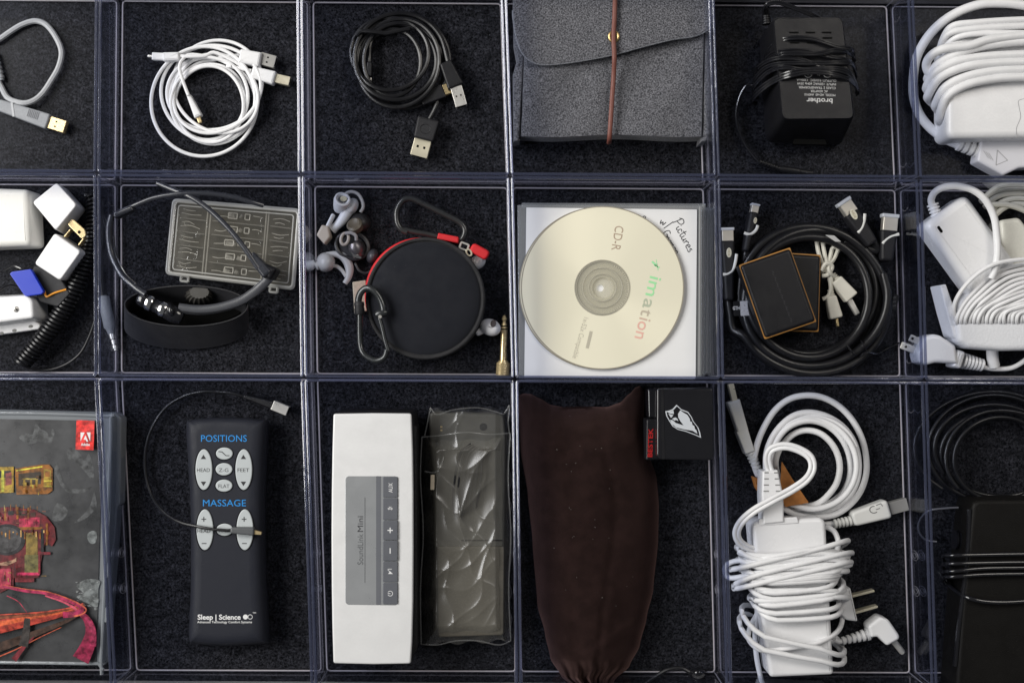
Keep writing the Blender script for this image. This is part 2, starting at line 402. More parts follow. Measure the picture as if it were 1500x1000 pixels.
for j in range(3):
    for i in range(6):
        def c(ii, jj):
            x = VX[ii][jj]; return W(x, RY(jj, x), TH)
        Q = [Vector(c(i, j)[:2]), Vector(c(i+1, j)[:2]), Vector(c(i+1, j+1)[:2]), Vector(c(i, j+1)[:2])]
        cen = sum(Q, Vector((0, 0)))/4
        root = bpy.data.objects.new('acrylic_tray', None); COL.objects.link(root); root.location = (cen.x, cen.y, .0005); root.empty_display_size = .02
        root['label'] = 'clear acrylic tray holding %s' % holds[j][i]; root['category'] = 'tray'; root['group'] = 'clear acrylic drawer organizer trays'
        OFF[root.name] = root.location.copy()
        def ring(d, rad): return [Vector(p) for p in rpoly([tuple(v) for v in off_quad(Q, d)], rad, 4)]
        # every loop is offset from the same quad: outer wall leans in by 0.5 mm towards the floor
        loops = [(ring(.0007, .0022), .0008), (ring(.0003, .0022), .0488), (ring(.0021, .003), .0488), (ring(.0024, .0028), .0026)]
        bm = B(); V = [[bm.verts.new((p.x, p.y, z)) for p in L] for L, z in loops]; n = len(V[0])
        for A, C in ((V[0], V[1]), (V[2], V[3])):
            for k in range(n): bm.faces.new((A[k], A[(k+1) % n], C[(k+1) % n], C[k]))
        obj('tray_wall', bm, ACR, root)
        bm = B()
        for L, z in ((ring(.0009, .004), .0009), (ring(.0026, .0028), .0022)): bm.faces.new([bm.verts.new((p.x, p.y, z)) for p in L])
        obj('tray_floor', bm, ACRF, root)
        bm = B(); pts = [Vector((p.x, p.y, .0496)) for p in ring(.0014, .0016)]
        P2 = []
        for k in range(len(pts)):                      # densify the long sides
            a, b = pts[k], pts[(k+1) % len(pts)]; m_ = max(1, int((b-a).length/.02)); P2 += [a.lerp(b, s/m_) for s in range(m_)]
        tube(bm, P2, .0011, 8, True); obj('rim', bm, RIM, root)
        bm = B(); tube(bm, [Vector((p.x, p.y, .0028)) for p in ring(.0022, .0028)], .0006, 6, True); obj('base_corner', bm, BEAD, root)
        bm = B(); Rb, Rt = off_quad(Q, .0027), off_quad(Q, .0024)
        bm.free()
        for p, q in zip(Rb, Rt):
            bm = B(); tube(bm, [Vector((p.x, p.y, .003)), Vector(((p.x+q.x)/2, (p.y+q.y)/2, .026)), Vector((q.x, q.y, .0485))], .00045, 6); obj('corner_glint', bm, mat_corner, root)  # milky tube added to imitate the glint down each tray corner
        bm = B()
        for s_, (p, q) in ((1, (Rt[0], Rt[3])), (-1, (Rt[1], Rt[2]))):
            for f in ((.10, .90) if j < 2 else (.08,)):
                m_ = p.lerp(q, f)+Vector((s_*.0001, 0)); d_ = (q-p).normalized()
                tube(bm, [Vector((m_.x+d_.x*.004*math.cos(w), m_.y+d_.y*.004*math.cos(w), .026+.007*math.sin(w))) for w in [math.radians(-60+12*k) for k in range(11)]], .00016, 4)
            if j == 2:
                for f in (.58, .70):
                    m_ = p.lerp(q, f)+Vector((s_*.0001, 0)); d_ = (q-p).normalized()
                    for rr in (.0035, .0018): tube(bm, [Vector((m_.x+d_.x*rr*math.cos(w), m_.y+d_.y*rr*math.cos(w), .024+2.2*rr*math.sin(w))) for w in [math.radians(30*k) for k in range(12)]], .0002, 4, True)
        obj('moulded_mark', bm, mat_corner, root)
# ================================================================ TOP ROW
# grey USB cable, top left
t = new_root('usb_cable', 'short grey cable looped at the top left corner with a gold tipped plug', 'cable', 50, 120)
bm = B(); cord(bm, [(-14, 64, 5), (0, 57, 5), (16, 46, 5), (33, 36, 5), (52, 31, 5), (68, 37, 5), (82, 55, 5), (90, 76, 5), (86, 98, 5), (75, 118, 5), (62, 137, 6), (48, 148, 8), (32, 151, 9), (12, 144, 7), (2, 128, 5), (-8, 108, 5)], 4.2); obj('cord', bm, GCORD, t)
h = block('plug_housing', t, (-4, 153), (70, 178), 17, 23, 3, 11, GPLAS, 1.2, 3)
for k in range(7):
    bm = B(); prism(bm, seg_rect((43+k*2.4, 160+k*.8), (39.5+k*2.4, 170.5+k*.8), 1.1, rad=.2), 10.8, 11.25, 0); obj('grip_ridge', bm, mat('dark_grey_ridge', (.12, .125, .14), .5), h)
bm = B(); prism(bm, seg_rect((17, 150), (20, 171), 3.5, rad=.4), 10.5, 11.3, .2); obj('collar', bm, GCORD, h)
usb_a(t, (69, 178), (95, 186), 18, 4, 9, GOLD)
ribs(t, (-8, 78), (3, 118), 5.5, 4.5, 5, 6, GPLAS)

# white charging cables
tA = new_root('charging_cable', 'white charging cable with a small pale tip at left and the lower right plug', 'cable', 297, 146, 'white charging cables coiled together')
E = [(300, 150, 76, 83), (297, 148, 75, 80), (312, 126, 75, 58), (304, 140, 58, 56)]
P = coil(E, -88, 3.12, 5, 5, 3); P = [(262, 82, 11), (278, 83, 12), (300, 82, 11), (318, 78, 10)] + [p for p in P][3:]
P += [(335, 97, 9), (368, 104, 8)]
bm = B(); cord(bm, P, 2.7, 5, 8); obj('cord', bm, WCORD, tA)
block('tip_housing', tA, (238, 83), (262, 82), 13, 12, 8, 14, WHITE, 1.2, 2)
s = block('tip_shell', tA, (222, 82), (243, 83), 11, 11, 9, 13, mat('milky_cap', (.8, .8, .8), .2), .8, 1.5)
block('tip_pin', tA, (216, 82), (228, 83), 4, 4, 10, 12, STEEL, .4, 1)
block('plug_housing', tA, (368, 105), (402, 114), 17, 20, 3, 11, WHITE, 1.4, 2.5)
usb_a(tA, (402, 114), (424, 119), 13, 4, 9, BRASSY, holes=False)
tB = new_root('charging_cable', 'white charging cable ending inside the coil with the upper grey shelled plug', 'cable', 310, 150, 'white charging cables coiled together')
E = [(305, 146, 60, 62), (305, 150, 48, 52), (313, 146, 62, 66), (321, 120, 66, 62), (310, 147, 56, 58)]
P = coil(E, -105, 4.05, 4, 6, 9); P = [(276, 140, 12), (267, 116, 13), (263, 99, 13), (268, 87, 12), (282, 80, 10)] + P[2:] + [(325, 84, 8), (350, 81, 7)]
bm = B(); cord(bm, P, 2.6, 5, 8); obj('cord', bm, WCORD, tB)
P = coil([(312, 150, 62, 60), (306, 150, 52, 55), (311, 142, 64, 68), (312, 150, 62, 60)], 40, 3, 4, 3, 21)[:-1]
bm = B(); cord(bm, P, 2.4, 5, 8, closed=True); obj('cord', bm, WCORD, tB)
block('tip_housing', tB, (275, 138), (290, 171), 6, 12, 6, 12, WHITE, 1.4, 2.5)
block('tip_pin', tB, (290, 171), (293, 180), 6, 5, 7, 10, GOLD, .4, 1)
block('plug_housing', tB, (350, 81), (381, 87), 20, 21, 3, 12, WHITE, 1.4, 2.5)
usb_a(tB, (381, 85), (403, 91), 18, 4, 9, mat('dull_steel', (.36, .35, .33), .35, .5), holes=True)

# black USB cables
tA = new_root('black_usb_cable', 'black cable with its square moulded plug lying below the coil', 'cable', 590, 95, 'black cables coiled together')
E = [(589, 91, 73, 72), (583, 92, 58, 66), (592, 93, 62, 66), (575, 92, 42, 48)]
P = coil(E, 75, -3.62, 5, 6, 5)
bm = B(); cord(bm, [(629, 175, 5), (637, 160, 5), (640, 148, 5), (630, 142, 6)] + P[1:] + [(541, 84, 8), (541, 92, 8)], 3.3, 5, 8); obj('cord', bm, BCORD, tA)
block('tip_housing', tA, (541, 90), (539, 112), 8, 11, 4, 11, BPLAS, 1.2, 2.5)
block('tip_shell', tA, (540, 112), (541, 125), 8, 6, 5, 8, STEEL, .4, 1)
h = block('plug_housing', tA, (628, 173), (620, 204), 33, 30, 3, 13, BPLASM, 1.4, 3)
bm = B(); tube(bm, [W(x, y, 13.05) for x, y in ell(623, 189, 7.5, 7, 20)], .00022, 5, True); obj('moulded_emblem', bm, BPLAS, h)
usb_a(tA, (620, 203), (613, 229), 25, 5, 10, BRASSY)
tB = new_root('black_usb_cable', 'black cable with the tilted steel plug at the right edge of the coil', 'cable', 590, 85, 'black cables coiled together')
E = [(577, 79, 62, 57), (570, 86, 48, 47), (586, 84, 68, 63)]
P = coil(E, -200, 2.53, 7, 6, 8)
bm = B(); cord(bm, P + [(656, 90, 10), (658, 97, 10)], 3.4, 5, 8); obj('cord', bm, BCORD, tB)
bm = B(); cord(bm, [(523, 52, 12), (530, 46, 14), (548, 47, 15), (565, 49, 14), (580, 46, 14), (600, 42, 13)], 3.4, 6, 8); obj('cord', bm, BCORD, tB)
block('plug_housing', tB, (652, 90), (668, 127), 18, 25, 3, 14, BPLAS, 1.4, 3)
usb_a(tB, (668, 127), (676, 155), 17, 6, 13, STEEL)
tC = new_root('black_plug', 'flat black plug half hidden under the right side of the black coil', 'plug', 632, 138)
block('plug_housing', tC, (616, 146), (650, 132), 19, 21, 3, 9, BPLAS, 1, 2.5)
usb_a(tC, (650, 132), (663, 127), 15, 4, 8, GOLD, holes=False)

# felt pouch
t = new_root('felt_pouch', 'grey wool felt pouch with a curved flap tied by a brown cord', 'pouch', 900, 90)
def feltslab(name, outline, z0, z1, bev, wav=.5, seed=1, parent=None, m=None):
    bm = B(); prism(bm, outline, z0, z1, bev, 4, bot=min(1, bev))
    top = max(v.co.z for v in bm.verts)
    f = [f for f in bm.faces if all(abs(v.co.z-top) < 1e-6 for v in f.verts)]
    obj(name, bm, m or FELTW, parent)
def cloth_top(name, outline, z0, z1, edge, nx, ny, hf, parent, m):
    """grid slab filling an outline given as 4 edge functions; z1 top height with rounded edge and relief hf(u,v) mm"""
    L, R, T, Bt = outline
    bm = B(); rows = []
    for j in range(ny+1):
        v = j/ny; row = []
        for i in range(nx+1):
            u = i/nx; y = T(u)*(1-v)+Bt(u)*v; x = L(v)*(1-u)+R(v)*u
            d = min(u*(R(v)-L(v)), (1-u)*(R(v)-L(v)), v*(Bt(u)-T(u)), (1-v)*(Bt(u)-T(u)))
            s = min(1, d/edge); k = math.sqrt(max(0, 1-(1-s)**2))
            z = z0+(z1-z0)*k + hf(u, v)*k
            row.append(bm.verts.new(W(x, y, z)))
        rows.append(row)
    for j in range(ny):
        for i in range(nx): bm.faces.new((rows[j][i], rows[j][i+1], rows[j+1][i+1], rows[j+1][i]))
    ring = rows[0] + [r[-1] for r in rows[1:]] + rows[-1][-2::-1] + [r[0] for r in rows[-2:0:-1]]
    low = [bm.verts.new((v.co.x, v.co.y, .003)) for v in ring]
    for k in range(len(ring)): bm.faces.new((ring[k], ring[(k+1) % len(ring)], low[(k+1) % len(low)], low[k]))
    bm.faces.new(low)
    return obj(name, bm, m, parent)
lin = lambda a, b: (lambda t: a+(b-a)*t)
cloth_top('pouch_body', (lin(769, 760), lin(1036, 1031), lin(-30, -30), lambda u: 203+1.8*math.sin(u*9)), 12, 26, 5, 70, 60,
          lambda u, v: 1.6*math.sin(u*5+1)*math.sin(v*4)+.8*math.sin(u*17+v*9)+.9*math.exp(-((u-.5)/.05)**2)*-1.6, t, FELTW)
feltslab('gusset', [(752, -30), (770, -30), (768, 90), (761, 206), (752, 208), (751, 110), (757, 88), (752, 60)], 4, 24, 2, parent=t)
feltslab('gusset', [(1033, -30), (1043, -30), (1042, 40), (1041, 150), (1041, 192), (1036, 206), (1026, 209), (1031, 180)], 4, 25, 2, parent=t)
bm = B(); fl = smooth2([(752, -40), (751, 0), (752, 30), (757, 58), (765, 78), (778, 90), (797, 95), (830, 92.5), (865, 87), (900, 80), (940, 69), (985, 58), (1018, 53), (1036, 44), (1043, 30), (1046, 10), (1046, -40)], 4)
prism(bm, fl, 28, 32.5, .9, 3); obj('flap', bm, FELTW, t)
bm = B(); tube(bm, [W(x, y, 31.6) for x, y in fl[6:-6]], .00065, 8); obj('flap_edge', bm, mat('felt_edge_highlight', (.10, .105, .12), .95, bump=.8, bscale=1200, col2=(.30, .31, .34), vscale=1300, spec=.05), t)  # paler felt strip paints the fuzzy highlight along the flap edge
bm = B(); tube(bm, [W(x, y, 32.9) for x, y in ell(899, 54, 6.6, 7.2, 26)], .0011, 8, True); obj('eyelet', bm, mat('antique_brass', (.42, .30, .14), .35, 1.), t)
bm = B(); prism(bm, ell(899, 54, 5.2, 5.6, 20), 32.5, 32.7, 0); obj('eyelet_hole', bm, DARKHOLE, t)
bm = B(); cord(bm, [(902, -40, 35), (901, 0, 35), (900, 30, 35), (899, 48, 34.2), (899, 60, 34.5), (900, 85, 35), (899, 110, 31), (897, 140, 30.5), (895, 170, 30), (893, 200, 28), (892, 209, 20), (892, 209, 12)], 3.4, 8, 10, flat=.7); obj('tie_cord', bm, LEATHER, t)
bm = B(); stroke(bm, smooth2([(770, 90), (767, 130), (764, 170), (761, 204)], 4), 24, 1.2)
for v in bm.verts: v.co.z = .0245
obj('seam', bm, DARKHOLE, t)

# black adapter
t = new_root('power_adapter', 'black power adapter with white upside down print wound in thin black cord', 'power adapter', 1180, 120)
top = rpoly([(1134, 28), (1233, 28), (1250, 173), (1147, 174)], 9, 6); mid = rpoly([(1130, 26), (1234, 26), (1252, 176), (1144, 177)], 10, 6); bs = rpoly([(1112, 52), (1216, 50), (1236, 212), (1122, 209)], 12, 6)
bm = B(); loft(bm, [(bs, 3), (bs, 14), (mid, 38), (rpoly([(1131, 26.5), (1234, 26.5), (1251.5, 175.5), (1145, 176)], 10, 6), 41), (top, 42.6)]); obj('case', bm, BPLAS, t)
for (x, y) in ((1163, 48), (1187, 48), (1211, 48), (1164, 63), (1189, 63), (1212, 56)):
    bm = B(); prism(bm, rrect(x, y, 14, 2.6, .6), 42.5, 42.75, 0); obj('vent_slot', bm, DARKHOLE, t)
bm = B(); cord(bm, [(1157, 204, 16), (1161, 199, 20), (1172, 196.5, 21), (1198, 195.5, 21), (1208, 196.5, 20), (1213, 200, 16)], 1.6, 5); obj('recess_lip', bm, BPLAS, t)
bm = B(); loft(bm, [(rpoly([(1160, 212), (1212, 213), (1211, 202), (1162, 201)], 3), 8), (rpoly([(1161, 211), (1211, 212), (1208, 199.5), (1165, 200)], 3), 19)]); obj('plug_recess', bm, DARKHOLE, t)  # dark block painting the shade of the opening, not a cut recess
PRW = mat('white_print', (.62, .62, .62), .6)
text('brother', 1200.5, 148, 7.5, 181.5, 42.8, PRW, t, width=38, bold=.012)
for s, x, y, w in (('MODEL: AD-60  A40915', 1201, 139.3, 45), ('AC ADAPTER', 1200, 134, 25), ('CLASS 2 TRANSFORMER', 1197, 128.8, 54), ('INPUT: 120VAC 60Hz 35W', 1196, 123.3, 57), ('OUTPUT: 9.5VDC  1300mA', 1196, 118, 58)):
    text(s, x, y, 3.4, 181.5, 42.8, PRW, t, width=w)
for x in (1212, 1184):
    bm = B(); tube(bm, [W(a, b, 42.85) for a, b in ell(x, 109, 5.5, 4.6, 20)], .0002, 4, True); obj('print_ring', bm, PRW, t)
text('UL', 1184, 109, 4, 181, 42.85, PRW, t); text('-(o-', 1199, 110, 4, 181, 42.85, PRW, t)
arcs = [[(1121, 84), (1134, 65), (1158, 56), (1190, 57), (1225, 68), (1247, 72), (1251, 80)], [(1117, 95), (1130, 80), (1150, 75), (1180, 75), (1215, 83), (1240, 88), (1253, 98)],
        [(1105, 107), (1120, 92), (1145, 85), (1175, 88), (1210, 100), (1240, 110), (1256, 129)], [(1104, 119), (1122, 99), (1150, 93), (1190, 93), (1228, 92), (1247, 94), (1254, 110)],
        [(1103, 129), (1125, 106), (1150, 99), (1175, 102), (1220, 100), (1244, 106), (1257, 130)], [(1104, 138), (1130, 118), (1160, 106), (1190, 103), (1225, 103), (1243, 110), (1256, 130)],
        [(1102, 146), (1128, 123), (1158, 111), (1190, 106), (1225, 110), (1245, 118), (1257, 133)], [(1113, 98), (1128, 88), (1150, 79), (1195, 79), (1222, 74), (1242, 77), (1252, 86)]]
for q, A in enumerate(arcs):
    for o_ in (-1.6, 1.6):
        zs = [22, 36, 44.5+q*.4, 45.5+q*.4, 45+q*.4, 42, 30]
        P = [(x+o_*.3, y+o_, z) for (x, y), z in zip(A, zs)]
        P = [(A[0][0]+6, A[0][1]+6+o_, 8)] + P + [(A[-1][0]-2, A[-1][1]+5+o_, 16)]
        bm = B(); cord(bm, P, 1.75, 6, 7); obj('wound_cord', bm, BGLOSS, t)
bm = B(); cord(bm, [(1108, 130, 14), (1096, 124, 14), (1086, 136, 12), (1079, 158, 8), (1079, 180, 6), (1086, 202, 5), (1098, 222, 5), (1113, 239, 6)], 2.1, 8); obj('cord_tail', bm, BGLOSS, t)
ribs(t, (1112, 237), (1144, 248), 5.2, 4.2, 6, 8, BPLAS)
bm = B(); rev(bm, (1142, 247, 6), (1190, 254, 6), [(0, 4), (.1, 5.2), (.6, 5), (.62, 4), (1, 4)], 14); obj('barrel_plug', bm, BPLAS, t)
for o_ in (0, 3.4):
    bm = B(); cord(bm, [(1121+o_, 28, 20), (1119+o_, 14, 28), (1125+o_*.6, 5+o_*.7, 32), (1142, 3+o_, 33), (1168, 12+o_, 32), (1190, 21+o_, 30), (1206, 29+o_, 24)], 1.9, 8); obj('cord_loop', bm, BGLOSS, t)
ribs(t, (1123, 36), (1121, 12), 7, 4.5, 22, 7, BPLAS)

# white laptop adapter, thick cord, top right
t = new_root('power_adapter', 'white power adapter wound with thick white cord at the top right corner', 'power adapter', 1440, 120)
bm = B(); prism(bm, rpoly([(1388, 52), (1590, 52), (1590, 201), (1388, 203)], 14, 6), 4, 34, 4.5, 6, bot=2); obj('brick', bm, WHITE, t)
bm = B(); stroke(bm, smooth2([(1500, 145), (1492, 148), (1493, 158), (1495, 172), (1489, 188), (1490, 202)], 5), 34.15, .7); obj('case_seam', bm, mat('seam_grey', (.35, .35, .36), .7), t)
wr = [[(1379, 62), (1394, 39), (1430, 33), (1500, 29), (1560, 30)], [(1377, 70), (1391, 49), (1430, 42), (1500, 38), (1560, 38)], [(1380, 74), (1402, 55), (1440, 49), (1500, 49), (1560, 49)],
      [(1360, 112), (1377, 92), (1410, 76), (1450, 66), (1500, 61), (1560, 58)], [(1358, 126), (1372, 105), (1402, 90), (1445, 83), (1500, 80), (1560, 79)],
      [(1360, 139), (1377, 114), (1410, 99), (1450, 93), (1500, 91), (1560, 90)], [(1371, 152), (1386, 127), (1420, 111), (1460, 104), (1500, 102), (1560, 101)], [(1376, 172), (1387, 142), (1417, 124), (1460, 115), (1500, 113), (1560, 112)]]
rr_ = [4.6, 5.0, 4.6, 6.6, 6.4, 6.4, 6.4, 6.4]
for q, A in enumerate(wr):
    n_ = len(A); P = [(A[0][0]+14, A[0][1]+18, 6), (A[0][0]+2, A[0][1]+8, 14)]
    for k, (x, y) in enumerate(A): P.append((x, y, [24, 34, 38.5, 39.5, 39.5, 39][min(k, 5)] + (q % 3)*.3))
    bm = B(); cord(bm, P, rr_[q], 8, 10); obj('wound_cord', bm, WCORD, t)
bm = B(); cord(bm, [(1378, 112, 22), (1362, 108, 26), (1357, 94, 30), (1366, 80, 36), (1385, 71, 40), (1420, 67, 42), (1450, 58, 42), (1500, 52, 41), (1560, 50, 40)], 6.4, 8, 10); obj('wound_cord', bm, WCORD, t)
bm = B(); cord(bm, [(1560, 26, 40), (1530, 14, 41), (1500, 8, 41), (1472, 5, 40), (1440, 6, 38), (1408, 16, 34), (1380, 33, 28), (1358, 56, 20), (1343, 84, 12), (1338, 112, 7), (1338, 140, 6), (1346, 166, 6), (1362, 187, 7), (1385, 204, 9), (1410, 214, 11)], 6.8, 10, 12); obj('cord_loop', bm, WCORD, t)
tc_ = new_root('mains_connector', 'light grey moulded mains connector under the top right white adapter', 'connector', 1460, 230)
ribs(tc_, (1404, 210), (1437, 222), 11, 12, 12, 4, WHITE)
h = None; bm = B(); prism(bm, rpoly([(1437, 206), (1560, 203), (1560, 243), (1494, 246), (1470, 257), (1432, 236)], 3, 4), 4, 19, 1.8, 4); h = obj('housing', bm, mat('grey_white_plastic', (.62, .62, .66), .35, bump=.1), tc_)
bm = B()
for a, b in (((1461, 220), (1476, 235)), ((1476, 235), (1459, 242)), ((1459, 242), (1461, 220))): stroke(bm, [a, b], 19.15, 1)
for k in range(3): stroke(bm, [(1441+k*3.5, 221+k*1.5), (1448+k*3.5, 232+k*1.6)], 19.15, .8)
obj('moulded_mark', bm, mat('seam_grey', (.35, .35, .36), .7), h)

# ================================================================ MIDDLE ROW
# chargers left
t = new_root('wall_charger', 'large white rounded wall charger at the left edge above the blue tab', 'charger', 0, 320)
bm = B(); prism(bm, rpoly([(-70, 273), (42, 277), (46, 360), (-70, 364)], 9, 6), 3, 29, 4, 6, bot=1.5); obj('case', bm, mat('warm_white_plastic', (.72, .71, .67), .32, bump=.06, bscale=500), t)
def cube_charger(label, P, z1, side, prongs=None):
    t = new_root('cube_charger', label, 'charger', sum(p[0] for p in P)/4, sum(p[1] for p in P)/4, 'small white cube chargers')
    topo = rpoly(P, 5, 5); base = rpoly([(x+side[0], y+side[1]) for x, y in P], 5, 5)
    def mixo(f, d=0):
        cx = sum(p[0] for p in P)/4+side[0]*(1-f); cy = sum(p[1] for p in P)/4+side[1]*(1-f)
        return [(cx+(x0_+side[0]*(1-f)-cx)*(1-d), cy+(y0_+side[1]*(1-f)-cy)*(1-d)) for x0_, y0_ in topo]
    bm = B(); loft(bm, [(mixo(0, .05), 3), (mixo(.05), 4.5), (mixo(.95), z1-1.3), (mixo(.985, .02), z1-.4), (mixo(1, .06), z1)]); obj('case', bm, WHITE, t)
    return t
cube_charger('upper small white cube charger with its flat face up beside the coiled cord', [(47, 296), (83, 267), (113, 300), (82, 338)], 31, (14, 8))
t = cube_charger('lower small white cube charger with two brass prongs pointing up', [(50, 386), (80, 341), (119, 368), (88, 411)], 28, (15, 4))
pb = B(); prism(pb, rpoly([(101, 324), (107, 321), (124, 336), (126, 345), (120, 350), (99, 329)], 2, 3), 24, 26, .3); b_ = obj('prong', pb, GOLD, t)
bm = B(); prism(bm, ell(116, 340, 2.4, 2.4, 14), 25.9, 26.1, 0); obj('prong_hole', bm, DARKHOLE, b_)
block('prong', t, (94, 347), (103, 336), 2, 2, 18, 24, GOLD, .2, .4)
block('prong', t, (115, 359), (124, 347), 2, 2, 17, 23, GOLD, .2, .4)
# blue tab and black card adapter
t = new_root('card_adapter', 'black card adapter with a thin orange edge between the lower cube and white power box', 'adapter', 78, 412)
bm = B(); prism(bm, rpoly([(50, 388), (82, 396), (103, 430), (85, 450), (58, 442), (42, 410)], 3), 8, 20, 1); obj('case', bm, BPLASM, t)
bm = B(); cord(bm, [(65, 426, 21), (67, 433, 21), (70, 434, 21.2), (80, 429, 21), (97, 424, 20)], 1.5, 5, 6); obj('orange_edge', bm, mat('orange_plastic', (.75, .30, .02), .4), t)
o = B(); prism(o, rpoly([(14, 401), (17, 398), (45, 394), (64, 427), (61, 431), (38, 434), (35, 432)], 1.5), 23, 26.5, .5, 2); bt = obj('blue_tab', o, mat('blue_plastic', (.006, .03, .42), .35), None, at=W(38, 415, 23)); tag(bt, 'bright blue plastic tab lying over the white power box', 'tab')
for q, P in enumerate([[(-10, 402, 8), (5, 396, 12), (18, 390, 16), (28, 392, 18), (36, 397, 18)], [(-10, 436, 20), (2, 424, 20), (14, 418, 18), (28, 420, 16)]]):
    bm = B(); cord(bm, P, 1.6, 6, 6); o = obj('thin_wire', bm, BGLOSS, None, at=W(P[2][0], P[2][1], 4)); tag(o, ['thin black wire arching above the blue tab', 'thin black wire tucked under the blue tab'][q], 'wire')
# white power box
t = new_root('white_power_box', 'white plastic box with a screw and a perforated flange at the left edge', 'adapter', 10, 460)
bm = B(); base = rpoly([(-70, 436), (58, 428), (66, 470), (-70, 486)], 6, 5); topo = rpoly([(-70, 440), (38, 433), (49, 445), (51, 466), (-70, 482)], 6, 5)
prism(bm, rpoly([(-70, 438), (40, 432), (48, 440), (50, 466), (-70, 482)], 6, 5), 3, 25, 2.2, 5, taper=2.2); obj('case', bm, WHITE, t)
bm = B(); prism(bm, rpoly([(-70, 482), (46, 466), (60, 476), (57, 482), (-70, 500)], 3, 4), 3, 11, 1); fl_ = obj('flange', bm, WHITE, t)
for x, y in ((2, 488), (21, 484), (45, 478)):
    bm = B(); prism(bm, ell(x, y, 3.4, 2.2, 16, -8), 10.9, 11.1, 0); obj('hole', bm, mat('grey_hole', (.2, .2, .19), .7), fl_)
bm = B(); rev(bm, (24, 453, 24.5), (24, 453, 25.8), [(0, 4.5), (.7, 4.2), (1, 3)], 18); sc_ = obj('screw', bm, STEEL, t)
bm = B(); stroke(bm, [(22, 451), (26, 455)], 25.9, 1); stroke(bm, [(26, 451), (22, 455)], 25.93, 1); obj('screw_slot', bm, DARKHOLE, sc_)
# coiled cord
t = new_root('telephone_cord', 'coiled black telephone style cord along the tray wall below the chargers', 'cord', 90, 440)
axis = catmull([W(*p) for p in [(32, 532, 12), (48, 514, 12), (72, 484, 13), (98, 445, 13), (118, 404, 12), (130, 362, 10), (134, 325, 9), (134, 298, 8), (131, 284, 7)]], 30)
LL = [0]; 
for a, b in zip(axis, axis[1:]): LL.append(LL[-1]+(b-a).length)
P = []; N_ = 46*14
for i in range(N_+1):
    s = LL[-1]*i/N_; k = min(range(len(LL)), key=lambda q: abs(LL[q]-s)); k = max(1, min(len(axis)-2, k))
    k0 = max(0, k-1) if LL[k] > s else k; k0 = min(k0, len(axis)-2); f = (s-LL[k0])/max(1e-9, LL[k0+1]-LL[k0]); c_ = axis[k0].lerp(axis[k0+1], max(0, min(1, f)))
    tt = (axis[k+1]-axis[k-1]).normalized(); n_ = Vector((0, 0, 1)).cross(tt).normalized(); b2 = tt.cross(n_)
    fr = i/N_; R_ = (.0056 if fr < .55 else .0056-.0026*min(1, (fr-.55)/.25)); a = 2*math.pi*i/14
    P.append(c_+n_*math.cos(a)*R_+b2*math.sin(a)*R_)
bm = B(); tube(bm, P, .00135, 6); obj('coils', bm, BCORD, t)
bm = B(); cord(bm, [(139, 470, 5), (130, 495, 5), (117, 518, 5), (96, 534, 5), (70, 542, 5), (44, 540, 6), (32, 532, 8)], 1.8, 6); obj('cord_tail', bm, BCORD, t)
# audio jack
t = new_root('audio_jack', 'small audio jack with a grey sleeve standing against the tray wall', 'jack', 160, 470)
bm = B(); cord(bm, [(152, 292, 10), (150, 320, 8), (147, 360, 7), (149, 400, 7), (151, 438, 7)], 3.0, 8); obj('cord', bm, BCORD, t)
bm = B(); rev(bm, (151, 433, 7), (163, 489, 7), [(0, 4.5), (.05, 8), (.1, 8.7), (.82, 8.6), (.86, 6.5), (1, 4.5)], 18, flat=.85); obj('sleeve', bm, GPLAS, t)
bm = B(); rev(bm, (163, 488, 7), (170, 514, 7), [(0, 3.9), (.3, 3.9), (.31, 3.3), (.6, 3.3), (.61, 3.5), (.85, 3.3), (.88, 2.4), (.95, 2.9), (1, 1)], 16); pin = obj('jack_pin', bm, STEEL, t)
for f in (.33, .62): 
    bm = B(); rev(bm, (163+7*f, 488+26*f, 7), (163+7*(f+.04), 488+26*(f+.04), 7), [(0, 3.7), (1, 3.7)], 16); obj('insulator_ring', bm, DARKHOLE, pin)

# clear compartment case
t = new_root('compartment_case', 'clear plastic compartment case under the black neckband', 'case', 340, 357)
CLC = clear('clear_case_plastic', (.93, .92, .90), .1, (.62, .59, .50), .03, bump=.5, bscale=60, bdist=.0016, refl=1.8, dist=1.6)
CLE = clear('clear_case_edge', (.7, .7, .68), .12, (.85, .85, .83), .34, bump=.3, bscale=160)
cq = [(257, 295), (437, 310), (428, 421), (247, 399)]
def cp(u, v): 
    a = Vector(cq[0]).lerp(Vector(cq[1]), u); b = Vector(cq[3]).lerp(Vector(cq[2]), u); return tuple(a.lerp(b, v))
bm = B(); prism(bm, rpoly(cq, 5, 4), 3, 7, 1); obj('case_back', bm, mat('olive_grey_backing', (.052, .049, .040), .5, bump=.2, bscale=300, var=.3, vscale=60), t)
bm = B(); prism(bm, rpoly(cq, 5, 4), 17, 19, .6); obj('lid', bm, CLC, t)
bm = B(); tube(bm, [W(x, y, 18.5) for x, y in rpoly(cq, 6, 5)], .0009, 8, True); obj('lid_edge', bm, CLE, t)
bm = B(); tube(bm, [W(x, y, 10) for x, y in rpoly([cp(-.015, -.02), cp(1.01, -.02), cp(1.01, 1.015), cp(-.015, 1.015)], 6, 5)], .0012, 8, True); obj('tray_edge', bm, CLE, t)
bm = B(); tube(bm, [W(x, y, 18.8) for x, y in rpoly([cp(.03, .05), cp(.965, .05), cp(.965, .95), cp(.03, .95)], 4, 4)], .0005, 6, True); obj('inner_edge', bm, CLE, t)
for u in (.27, .295, .745, .765):
    a, b = cp(u, .03), cp(u, .97); bm = B(); cord(bm, [(*a, 16), (*b, 16)], 1.1, 2, 6); obj('divider', bm, CLE, t)
